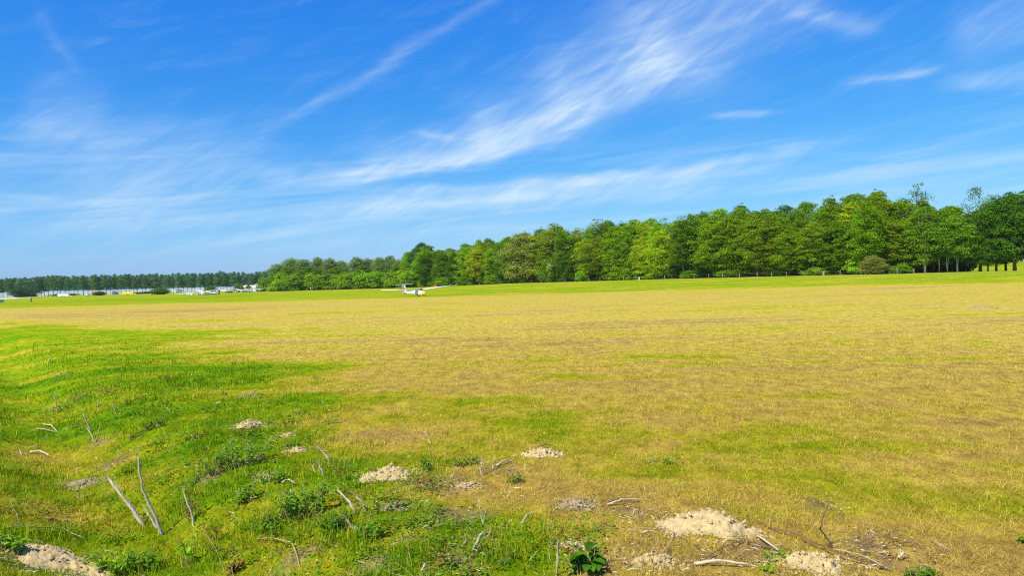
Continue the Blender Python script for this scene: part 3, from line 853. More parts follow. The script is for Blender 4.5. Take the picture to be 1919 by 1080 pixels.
# bushes standing alone in front of the poplars
for px, Y, ty, wpx, col, lb in ((186, 520, 547, 22, (0.060, 0.168, 0.020), 'small dark round bush before the distant greenhouses'),
                                (300, 430, 541, 32, (0.128, 0.240, 0.024), 'wide low bush behind the orange-tipped glider wing'),
                                (395, 440, 537, 26, (0.111, 0.240, 0.016), 'bright low bush behind the parked white gliders'),
                                (45, 640, 541, 44, (0.037, 0.112, 0.026), 'dark thicket at the foot of the poplars by the far glider'),
                                (448, 470, 532, 24, (0.153, 0.264, 0.026), 'light green bush before the white hall'),
                                (466, 460, 536, 18, (0.145, 0.256, 0.022), 'small light bush beside the tractor'),
                                (490, 450, 534, 20, (0.128, 0.248, 0.018), 'bush at the end of the white hall next to the copse'),
                                (120, 690, 551, 50, (0.037, 0.112, 0.024), 'low dark hedge behind the white trailer'), (280, 690, 547, 60, (0.037, 0.112, 0.024), 'low dark hedge before the long greenhouses')):
    special('low_bush', 'shrub%d' % (px % 3), px, Y, ty, col, lb, 'bush', wpx)
# ------------------------------------------------------------------ fence along the wood
f0 = foot(860, T(860) - 7)
fence = empty('wire_fence', f0)
tag(fence, 'old wire fence on weathered wooden posts along the front of the wood', 'fence')
post_me = MB().tube([(0, 0, -0.3), (0, 0, 0.6), (0.02, 0, 1.18), (0.02, 0, 1.22)], [0.075, 0.07, 0.065, 0.04], 7)
post_me = mesh_np('post', post_me.V, post_me.F, M['post'])
pp = []
px = 862.0
while px < 1748:
    Y = T(px) - 6.5
    f = foot(px, Y)
    o = link(bpy.data.objects.new('post', post_me), fence)
    o.location = f - f0
    o.rotation_euler = (random.uniform(-.06, .06), random.uniform(-.06, .06), random.uniform(0, 6))
    o.scale = (random.uniform(.8, 1.3),) * 2 + (random.uniform(.8, 1.12),)
    pp.append(f - f0)
    px += 4.4 * random.uniform(.85, 1.15) * FPX / T(px)
for h in (0.35, 0.7, 1.05):
    MB().tube([p + Vector((0, 0, h + random.uniform(-.03, .03))) for p in pp], [0.009] * len(pp), 4).build('wire', M['wire'], fence)
for px, lb in ((1544, 'short pale marker post standing just in front of the wire fence'), (1198, 'short white marker post in the grass before the wood')):
    f = foot(px, T(px) - 10)
    o = tag(empty('marker_post', f), lb, 'post')
    MB().box((0, 0, 0.40), (0.26, 0.26, 1.0)).build('post', M['white_paint'] if px < 1400 else M['post'], o)
    MB().add([(-.15, -.15, .9), (.15, -.15, .9), (.15, .15, .9), (-.15, .15, .9), (0, 0, 1.03)], [(0, 1, 4), (1, 2, 4), (2, 3, 4), (3, 0, 4), (3, 2, 1, 0)]).build('cap', M['post'], o)
# pale worn track before the wood
V, Fc = [], []
pxs = np.linspace(1500, 2080, 60)
for i, px in enumerate(pxs):
    Y = T(px) - 22 + 6 * (px - 1500) / 580
    for k in (-0.8, 0.8):
        x = Y * (px - 959.5) / FPX
        V.append((x, Y + k, gz(x, Y + k) + 0.02 ))
    if i: Fc.append((2 * i - 2, 2 * i, 2 * i + 1, 2 * i - 1))
tag(obj('track', mesh_np('track', V, Fc, plain('worn_track', (0.52, 0.46, 0.26), 0.95, 0.1, 0.25, 0.4))), 'pale worn track before the wood', kind='structure')

# ------------------------------------------------------------------ gliders
def superring(x, hw, z0, z1, n=14, pw=0.85):
    zc, hh = (z0 + z1) / 2, (z1 - z0) / 2
    out = []
    for k in range(n):
        a = 2 * math.pi * k / n
        c, s = math.cos(a), math.sin(a)
        out.append((x, hw * math.copysign(abs(c) ** pw, c), zc + hh * math.copysign(abs(s) ** pw, s)))
    return out
def foil(x0, y, z, chord, thick, n=6):
    """closed aerofoil section, leading edge at x0"""
    up = [(x0 - chord * t, y, z + thick * chord * 2.6 * (math.sqrt(t) * (1 - t)) ) for t in (0, .03, .12, .3, .6, 1.0)]
    dn = [(x0 - chord * t, y, z - thick * chord * 0.9 * (math.sqrt(t) * (1 - t))) for t in (.6, .3, .12, .03)]
    return up + dn
def glider(name, loc, yaw, bank, label, span=15.0, nose='white', tips='white', brakes=False, tee=True, group=None, tail='white', canopy_open=False, pitch=0.0, fat=1.0):
    g = empty(name, loc, (R(bank), R(pitch), R(yaw)))
    tag(g, label, 'glider', group)
    ST = [(2.30, .10, .34, .50), (2.15, .20, .24, .66), (1.80, .29, .18, .86), (1.3, .32, .14, .98), (0.6, .32, .13, 1.10), (0.0, .30, .14, 1.12), (-0.7, .26, .20, 1.02), (-1.6, .18, .34, .84), (-3.0, .13, .44, .74), (-4.6, .10, .50, .72)]
    MB().loft([superring(*s) for s in ST[2:]]).build('fuselage', M['white'], g, True)
    MB().loft([superring(2.38, .02, .40, .46)] + [superring(*s) for s in ST[:3]]).build('nose_cone', M[nose], g, True)
    if nose != 'white':
        MB().loft([superring(2.34, .08, .33, .42), superring(2.1, .215, .215, .44), superring(1.79, .30, .165, .46)]).build('nose_flash', M['orange'], g, True)
    cp = [superring(1.75, .10, .80, .90, 12), superring(1.45, .24, .82, 1.14, 12), superring(1.0, .27, .84, 1.26, 12), superring(.6, .24, .86, 1.24, 12), superring(.3, .10, .95, 1.10, 12)]
    can = MB().loft(cp).build('canopy', CANOPY, g, True)
    MB().loft([superring(1.02, .285, .83, 1.275, 12), superring(.96, .285, .83, 1.275, 12)]).build('canopy_frame', M['white'], can)
    hs = span / 2
    for s in (-1, 1):
        dih = math.tan(R(3.2))
        secs = [foil(0.75, s * 0.22, 1.00, 1.15, .075 * fat), foil(0.70, s * hs * .55, 1.0 + dih * hs * .55, 0.98, .065 * fat), foil(0.52, s * (hs - .9), 1.0 + dih * (hs - .9), .56, .055 * fat)]
        wg = MB().loft(secs).build('wing', M['white'], g, True)
        MB().loft([foil(0.525, s * (hs - .9), 1.0 + dih * (hs - .9) - .001, .57, .06 * fat), foil(0.44, s * hs, 1.0 + dih * hs + .03, .36, .05 * fat)]).build('wing_tip', M[tips], wg, True)
        y0, y1 = hs * .60, hs * .93
        MB().loft([[(-.18 - .0, s * y0, 1.0 + dih * y0 + .02), (-.30, s * y0, 1.0 + dih * y0 + .012), (-.18, s * y0, 1.0 + dih * y0 - .012)],
                   [(.10, s * y1, 1.0 + dih * y1 + .02), (-.04, s * y1, 1.0 + dih * y1 + .012), (.10, s * y1, 1.0 + dih * y1 - .012)]]).build('aileron', M['white_paint'], wg)
        if brakes:
            b0, b1 = hs * .30, hs * .45
            MB().box((.25, s * (b0 + b1) / 2, 1.0 + dih * (b0 + b1) / 2 + .23), (.035, b1 - b0, .16)).build('airbrake', M['orange'], wg)
            MB().box((.25, s * (b0 + .1), 1.0 + dih * b0 + .10), (.03, .05, .18)).build('airbrake_arm', M['metal'], wg)
            MB().box((.25, s * (b1 - .1), 1.0 + dih * b1 + .10), (.03, .05, .18)).build('airbrake_arm', M['metal'], wg)
    zt = 1.95 if tee else 0.78
    def fin(x0, c0, x1, c1, z0, z1, th):
        return MB().loft([[(x0, th, z0), (x0 - c0, .01, z0), (x0 - c0, -.01, z0), (x0, -th, z0)], [(x1, th * .7, z1), (x1 - c1, .01, z1), (x1 - c1, -.01, z1), (x1, -th * .7, z1)]])
    fin(-3.75, .75, -4.15, .55, .62, 1.9, .06).build('fin', M['white'], g)
    fin(-4.515, .55, -4.715, .42, .56, 1.9, .035).build('rudder', M[tail], g)
    tp = MB()
    tp.loft([foil(-4.2, y, zt, .45 if abs(y) > 1 else .62, .05) for y in (-1.45, 0, 1.45)])
    tp.build('tailplane', M['white'], g)
    MB().box((-4.92, 0, zt + .005), (.22, 2.5, .03)).build('elevator', M['white_paint'], g)
    wh = MB().tube([(.35, -.07, .17), (.35, .07, .17)], [.18, .18], 14).build('wheel', M['rubber'], g)
    MB().tube([(-4.3, -.04, .40), (-4.3, .04, .40)], [.10, .10], 10).build('tail_wheel', M['rubber'], g)
    return g
m_, t_, out_ = material('canopy_glass')
pb = t_.new('ShaderNodeBsdfPrincipled'); pb.inputs['Base Color'].default_value = (0.05, 0.07, 0.09, 1); pb.inputs['Roughness'].default_value = 0.05
pb.inputs['Specular IOR Level'].default_value = 0.8; pb.inputs['Alpha'].default_value = 0.75
t_.l.new(pb.outputs[0], out_.inputs[0]); CANOPY = m_
f = foot(783, 130)
main = glider('glider', f, -54, 2.2, 'white glider with yellow and orange nose and raised orange airbrakes on the field', 15.0, 'yellow_nose', 'orange', True, True, fat=1.35)
main.scale = (1.13,) * 3
# the parked ones
def parked(px, Y, yaw, bank, label, **kw):
    return glider('glider', foot(px, Y), yaw, bank, label, group='gliders parked far off', fat=2.4, **kw)
parked(356, 292, -50, -5.5, 'parked white glider with orange wing tip raised, first of the far cluster', tips='orange')
parked(372, 286, -75, 5.0, 'parked white glider lying in front of the far cluster', span=15)
parked(388, 296, -125, -5.5, 'parked white glider with a red rudder behind the front one', tail='red', span=15)
parked(400, 306, -95, 5.0, 'parked white glider with its wing low beside the dark car', span=15)
parked(443, 378, -80, 3.4, 'white glider between the two far clusters beside a dark car', span=15)
parked(458, 385, -120, -3.2, 'white glider parked in front of the red tractor', span=16)
parked(472, 392, -65, 3.2, 'white glider with orange wing tip parked next to two people', span=16, tips='orange')
parked(-3, 208, 95, 3.0, 'lone white glider cut by the edge of the photo with a person at its wing', span=15)

# ------------------------------------------------------------------ people
for o_ in [o_ for o_ in C.objects if o_.get('group') == 'gliders parked far off']: o_.scale = (1.12,) * 3
def person(loc, rz, top, legs, label, h=1.76, hair='hair', arm=0.12):
    """one continuous skinned body standing on the ground"""
    J = [((0, 0, .95), .155), ((0, 0, 1.18), .145), ((0, 0, 1.40), .15), ((0, 0, 1.52), .06), ((0, .01, 1.62), .095), ((0, .0, 1.72), .085),
         ((.10, 0, .90), .10), ((.11, .02, .50), .07), ((.12, -.02, .09), .05), ((.12, .13, .04), .045),
         ((-.10, 0, .90), .10), ((-.12, -.03, .50), .07), ((-.14, -.06, .09), .05), ((-.14, .09, .04), .045),
         ((.20, 0, 1.41), .065), ((.26, -.02, 1.14), .05), ((.27, arm, .90), .036), ((.27, arm + .06, .82), .034),
         ((-.20, 0, 1.41), .065), ((-.26, -.02, 1.14), .05), ((-.27, arm, .90), .036), ((-.27, arm + .06, .82), .034)]
    E = [(0, 1), (1, 2), (2, 3), (3, 4), (4, 5), (0, 6), (6, 7), (7, 8), (8, 9), (0, 10), (10, 11), (11, 12), (12, 13), (2, 14), (14, 15), (15, 16), (16, 17), (2, 18), (18, 19), (19, 20), (20, 21)]
    me = bpy.data.meshes.new('person'); me.from_pydata([j[0] for j in J], E, [])
    o = bpy.data.objects.new('person', me); C.objects.link(o)
    sk = o.modifiers.new('skin', 'SKIN'); sk.use_smooth_shade = True
    for i, j in enumerate(J):
        me.skin_vertices[0].data[i].radius = (j[1], j[1])
    me.skin_vertices[0].data[0].use_root = True
    sb = o.modifiers.new('sub', 'SUBSURF'); sb.levels = 1; sb.render_levels = 1
    dg = bpy.context.evaluated_depsgraph_get()
    nm = bpy.data.meshes.new_from_object(o.evaluated_get(dg))
    o.modifiers.clear(); o.data = nm
    for m2 in (M['skin'], M[top], M[legs], M[hair], M['rubber']): nm.materials.append(m2)
    for p in nm.polygons:
        c = p.center
        p.material_index = 4 if c.z < .10 else 2 if c.z < .97 and abs(c.x) < .235 else 3 if c.z > 1.68 or (c.z > 1.58 and c.y < -.02) else 0 if c.z > 1.49 or (abs(c.x) > .2 and c.z < .98) else 1
    o.location = loc; o.rotation_euler = (0, 0, rz); o.scale = (h / 1.8,) * 3
    return tag(o, label, 'person')
person(foot(58, 205), 1.2, 'shirt', 'navy', 'person in white shirt and dark trousers standing at the lone glider wing')
person(foot(486, 372), .4, 'shirt', 'grey_cloth', 'person in white top standing beside the far gliders')
person(foot(491, 374), 2.2, 'navy', 'navy', 'person in dark clothes standing beside the person in white by the gliders')
person(foot(582, 372), 2.8, 'shirt', 'navy', 'person in pale top standing in front of the copse')
person(foot(586, 374), 3.4, 'navy', 'grey_cloth', 'person in dark clothes standing in front of the copse')

# ------------------------------------------------------------------ vehicles and trailers far off
def wheel(mb_parent, x, y, r=.33, wd=.2):
    wl = MB().tube([(x, y - wd / 2, r), (x, y + wd / 2, r)], [r, r], 16).build('wheel', M['rubber'], mb_parent)
    MB().tube([(x, y - wd / 2 - .01, r), (x, y + wd / 2 + .01, r)], [r * .55, r * .55], 10).build('rim', M['metal'], wl)
def car(loc, rz, mat, label):
    c = tag(empty('parked_car', loc, (0, 0, rz)), label, 'car')
    prof = [(-2.1, .35), (-2.15, .85), (-1.9, .98), (.9, .95), (1.95, .80), (2.1, .55), (2.05, .35)]
    MB().loft([[(x, y, z) for x, z in prof] for y in (-.86, .86)]).build('body', M[mat], c)
    cab = [(-1.85, .96), (-1.5, 1.48), (.1, 1.50), (.85, .94)]
    cb = MB().loft([[(x, y * (.84 if z > 1.2 else 1), z) for x, z in cab] for y in (-.80, .80)]).build('window_band', CANOPY, c)
    MB().box((-.7, 0, 1.505), (1.62, 1.36, .05)).build('roof', M[mat], cb)
    for x in (-1.3, 1.3):
        for y in (-.80, .80): wheel(c, x, y)
    for y in (-.6, .6):
        MB().box((2.06, y, .68), (.10, .34, .14)).build('headlight', M['white_paint'], c)
def trailer(loc, rz, mat, label, L=8.0, W=1.3, Hh=1.75, front=None):
    c = tag(empty('glider_trailer', loc, (0, 0, rz)), label, 'trailer')
    prof = [(-L / 2, .45), (-L / 2, Hh * .86), (-L / 2 + .5, Hh), (L / 2 - 1.5, Hh), (L / 2, Hh * .72), (L / 2, .45)]
    MB().loft([[(x, y * (.86 if z > Hh * .9 else 1), z) for x, z in prof] for y in (-W / 2, W / 2)]).build('body', M[mat], c)
    for x in (-.45, .45):
        for y in (-W / 2 - .1, W / 2 + .1): wheel(c, x - .4, y, .3, .18)
    MB().tube([(L / 2, 0, .5), (L / 2 + 1.4, 0, .45)], [.05, .05], 6).build('drawbar', M['metal'], c)
    MB().box((-L / 2 - .02, 0, Hh * .55), (.04, W * .8, Hh * .5)).build('rear_door', M['white_paint'], c)
    if front: MB().box((-L / 2 - .5, 0, .75), (.9, W, .9)).build('toolbox', M[front], c)
trailer(foot(119, 480), .04, 'white_paint', 'long white glider trailer standing alone before the distant greenhouses', 7.2, 1.6, 2.0, 'blue')
trailer(foot(240, 500), -.03, 'yellow', 'long bright yellow trailer on the grass before the greenhouses', 8.2, 1.8, 1.9)
trailer(foot(165, 510), 1.2, 'white_paint', 'small white trailer seen end-on beside the dark round bush', 2.4, 1.5, 1.2)
car(foot(403, 322), 1.2, 'dark', 'dark car parked at the end of the first glider cluster')
car(foot(429, 392), 2.6, 'dark', 'dark car parked between the two glider clusters')
tr = tag(empty('tractor', foot(465, 402), (0, 0, 1.9)), 'orange-red tractor standing behind the far gliders', 'tractor')
MB().loft([[(x, y, z) for x, z in ((.2, .75), (.2, 1.5), (1.7, 1.35), (1.8, .75))] for y in (-.35, .35)]).build('bonnet', M['orange'], tr)
MB().box((-.4, 0, .9), (1.4, 1.0, .5)).build('chassis', M['dark'], tr)
cbn = MB().loft([[(x, y, z) for x, z in ((-1.1, 1.15), (-1.0, 2.35), (.1, 2.35), (.25, 1.15))] for y in (-.65, .65)]).build('cab', CANOPY, tr)
MB().box((-.45, 0, 2.42), (1.4, 1.5, .12)).build('roof', M['orange'], cbn)
for s in (-1, 1):
    wheel(tr, -.75, s * .85, .80, .40); wheel(tr, 1.35, s * .70, .48, .28)
    MB().box((-.75, s * .85, 1.68), (1.2, .45, .06)).build('mudguard', M['orange'], tr)
MB().tube([(1.0, .2, 1.4), (1.0, .2, 2.3)], [.04, .04], 6).build('exhaust', M['dark'], tr)
cone = tag(empty('traffic_cone', foot(499, 395)), 'small orange cone on the grass beside the copse', 'cone')
MB().tube([(0, 0, .04), (0, 0, .95)], [.28, .06], 10).build('cone_body', M['orange'], cone)
MB().box((0, 0, .02), (.7, .7, .04)).build('base', M['dark'], cone)
mast = tag(empty('windsock_mast', foot(479, 415)), 'thin white mast standing behind the far gliders', 'mast')
MB().tube([(0, 0, -.2), (0, 0, 4.6)], [.09, .06], 8).build('pole', M['white_paint'], mast)
MB().tube([(0, 0, 4.5), (.5, .1, 4.42), (1.2, .2, 4.1)], [.22, .18, .10], 8).build('windsock', M['white_paint'], mast)

# ------------------------------------------------------------------ buildings behind the poplars
def greenhouse(px0, px1, Y, hgt, label, wallm='greenhouse', bay=6.4):
    a, b = foot(px0, Y), foot(px1, Y)
    Lx = b.x - a.x; nb = max(1, round(Lx / bay)); bw = Lx / nb; D = 50.0
    g = tag(empty('greenhouse', a), label, 'greenhouse')
    MB().box((Lx / 2, D / 2, hgt / 2 - .5), (Lx, D, hgt + 1.0)).build('wall', M[wallm], g)
    for i in range(nb):
        x0 = i * bw
        MB().add([(x0, -.1, hgt), (x0 + bw, -.1, hgt), (x0 + bw / 2, -.1, hgt + 1.3), (x0, D, hgt), (x0 + bw, D, hgt), (x0 + bw / 2, D, hgt + 1.3)],
                 [(0, 1, 2), (3, 5, 4), (0, 2, 5, 3), (1, 4, 5, 2), (0, 3, 4, 1)]).build('roof', M[wallm], g)
        MB().box((x0, -.05, hgt / 2), (.22, .10, hgt)).build('frame_post', M['frame'], g)
    MB().box((Lx / 2, -.06, hgt * .5), (Lx, .08, .18)).build('frame_rail', M['frame'], g)
greenhouse(-120, 27, 800, 3.4, 'pale greenhouse glimpsed between poplar trunks behind the lone glider')
greenhouse(68, 210, 812, 3.5, 'long white greenhouse behind poplars and the white trailer')
greenhouse(214, 330, 822, 3.7, 'long pale greenhouse behind poplars and the yellow trailer')
greenhouse(334, 445, 835, 3.9, 'pale greenhouse behind poplars and the parked gliders')
def house(px0, px1, Y, wall_h, ridge, wall, roof, label, D=10.0, open_front=False):
    a, b = foot(px0, Y), foot(px1, Y); Lx = b.x - a.x
    h = tag(empty('farm_house' if not open_front else 'storage_hall', a), label, 'house' if not open_front else 'hall')
    MB().box((Lx / 2, D / 2, wall_h / 2 - .5), (Lx, D, wall_h + 1)).build('wall', M[wall], h)
    MB().add([(-.4, -.4, wall_h), (Lx + .4, -.4, wall_h), (Lx + .4, D + .4, wall_h), (-.4, D + .4, wall_h), (-.4, D / 2, ridge), (Lx + .4, D / 2, ridge)],
             [(0, 1, 5, 4), (2, 3, 4, 5), (0, 4, 3), (1, 2, 5), (0, 3, 2, 1)]).build('roof', M[roof], h)
    n_ = max(2, int(Lx / 5))
    for i in range(n_):
        x = Lx * (i + .5) / n_
        if open_front:
            MB().box((x, -.06, wall_h * .40), (Lx / n_ * .72, .12, wall_h * .8)).build('door', M['frame'], h)
        else:
            wn = MB().box((x, -.04, wall_h * .55), (1.2, .10, 1.4)).build('window', CANOPY, h)
            MB().box((x, -.06, wall_h * .55 - .78), (1.4, .2, .10)).build('sill', M['white_paint'], wn)
house(445, 503, 560, 2.6, 4.8, 'hall', 'hall', 'long white hall with a white roof beside the copse', 16, True)
house(170, 180, 900, 5.5, 8.2, 'roof_red', 'roof_red', 'red-roofed house showing above the greenhouses between poplars')
house(192, 203, 890, 5.2, 6.2, 'hall', 'blue', 'blue-roofed shed showing above the greenhouses between poplars')
house(340, 350, 890, 6.0, 8.4, 'hall', 'roof_red', 'pale house showing between poplars behind the parked gliders')
# ------------------------------------------------------------------ molehills
for i, (cx, cy, hw, hh, mk, lb) in enumerate(MW):
    n = 52 if hw > .12 else 32
    if cy > 25: n = 30
    g = np.linspace(-1.25, 1.25, n)
    ax_, ay_ = np.meshgrid(g, g)
    ry = hw * 0.72
    X = cx + ax_ * hw; Y = cy + ay_ * ry
    q = np.sqrt(ax_ ** 2 + ay_ ** 2)
    ang = np.arctan2(ay_, ax_)
    q = q * (1 + 0.20 * np.sin(ang * 2 + i) + 0.16 * np.sin(ang * 3 + 2 * i) + 0.55 * (fnoise(X * 7, Y * 7, i, 3) - 0.5))
    hgt = min(hh * 0.75, hw * 0.36)
    prof = np.clip(1 - q ** 1.2, -0.2, 1) * (0.62 + 0.76 * fnoise(X * 5, Y * 5, i + 50, 3))
    lump = np.zeros_like(X)
    for a in range(X.shape[0]):
        for b in range(X.shape[1]):
            p = Vector((X[a, b] * 26, Y[a, b] * 26, i * 3.1))
            ds = mnoise.voronoi(p)[0]
            p2 = Vector((X[a, b] * 60, Y[a, b] * 60, i * 5.1))
            lump[a, b] = (0.50 - ds[0]) * 0.050 + (0.5 - mnoise.voronoi(p2)[0][0]) * 0.016
    Z = ground_z(X, Y) - 0.012 + hgt * prof + lump * np.clip(prof * 2.2 + .15, 0, 1) * min(1.3, hgt / .06)
    Z = np.where(prof < -0.05, ground_z(X, Y) - 0.05, Z)
    X = X + 0.012 * (fnoise(Y * 40, X * 40, 3, 2) - .5)
    idx = np.arange(n * n).reshape(n, n)
    Fq = np.stack((idx[:-1, :-1].ravel(), idx[:-1, 1:].ravel(), idx[1:, 1:].ravel(), idx[1:, :-1].ravel()), 1)
    # earth crumbs rolled down the sides belong to the heap
    o = tag(empty('molehill', (cx, cy, gz(cx, cy))), lb, 'molehill', 'molehills')
    Vm = np.stack((X.ravel() - cx, Y.ravel() - cy, Z.ravel() - gz(cx, cy)), 1)
    obj('heap', mesh_np('heap', Vm, Fq, M[mk], True), o)
    cr = MB(); k = int(150 * min(1, hw / .25)) if cy < 25 else 10
    for j in range(k):
        a = random.uniform(0, 6.28); rr = random.uniform(.25, 1.5)
        x, y = hw * rr * math.cos(a), ry * rr * math.sin(a)
        s = random.uniform(.004, .019) * (1 if rr > .5 else 1.3)
        u_ = (x / hw * 1.0, y / ry); ii = min(n - 1, max(0, int((u_[0] + 1.25) / 2.5 * (n - 1)))); jj = min(n - 1, max(0, int((u_[1] + 1.25) / 2.5 * (n - 1))))
        z = max(Z[jj, ii], gz(cx + x, cy + y)) - gz(cx, cy) + s * .3
        vs_ = [Vector((x, y, z)) + Vector(v).normalized() * s * random.uniform(.7, 1.3) for v in ((1, 0, 0), (-1, 0, 0), (0, 1, 0), (0, -1, 0), (0, 0, 1), (0, 0, -1))]
        cr.add(vs_, [(0, 2, 4), (2, 1, 4), (1, 3, 4), (3, 0, 4), (2, 0, 5), (1, 2, 5), (3, 1, 5), (0, 3, 5)])
    tag(cr.build('crumbs', M[mk], o), kind='stuff')

# ------------------------------------------------------------------ dead sticks, stalks and stubs
def stick(pts, wpx, mat, label, lift=0.02, stand=True, splinter=0, name='dead_stick', towards=0.0):
    """pts: photo pixels, the first one on the ground; standing sticks keep the depth of their foot, lying ones follow the ground"""
    b = at(*pts[0])
    W = []
    for i, p in enumerate(pts):
        if stand:
            q = on_depth(p[0], p[1], b.y - towards * i / max(1, len(pts) - 1))
            if i == 0: q.z -= 0.05
        else:
            q = at(*p); q.z += lift + (0.03 if 0 < i < len(pts) - 1 else 0)
        W.append(q)
    fine = []
    for i in range(len(W) - 1):
        for k in range(4):
            t = k / 4
            w_ = 0.0035 * (1 if wpx < 4 else 1.6)
            fine.append(W[i].lerp(W[i + 1], t) + Vector((random.uniform(-w_, w_), random.uniform(-w_, w_), random.uniform(-w_, w_))))
    fine.append(W[-1])
    r = wpx * px_m(b.y) / 2 * 0.88
    nn = len(fine)
    rads = [r * (1.0 - 0.45 * i / (nn - 1)) * random.uniform(.88, 1.12) for i in range(nn)]
    rads[-1] *= .45
    o = tag(empty(name, b), label, 'stick', 'dead sticks and stalks')
    MB().tube([p - b for p in fine], rads, 8 if wpx > 4 else 5, .8).build('stem', M[mat], o, True)
    for s in range(splinter):
        k = nn - 1 - (s % 3)
        d = (fine[-1] - fine[-3]).normalized() + Vector((random.uniform(-.35, .35), random.uniform(-.35, .35), random.uniform(-.1, .3)))
        MB().tube([fine[k] - b, fine[k] - b + d * r * random.uniform(2, 5)], [r * .35, r * .05], 4).build('splinter', M[mat], o)
    return o
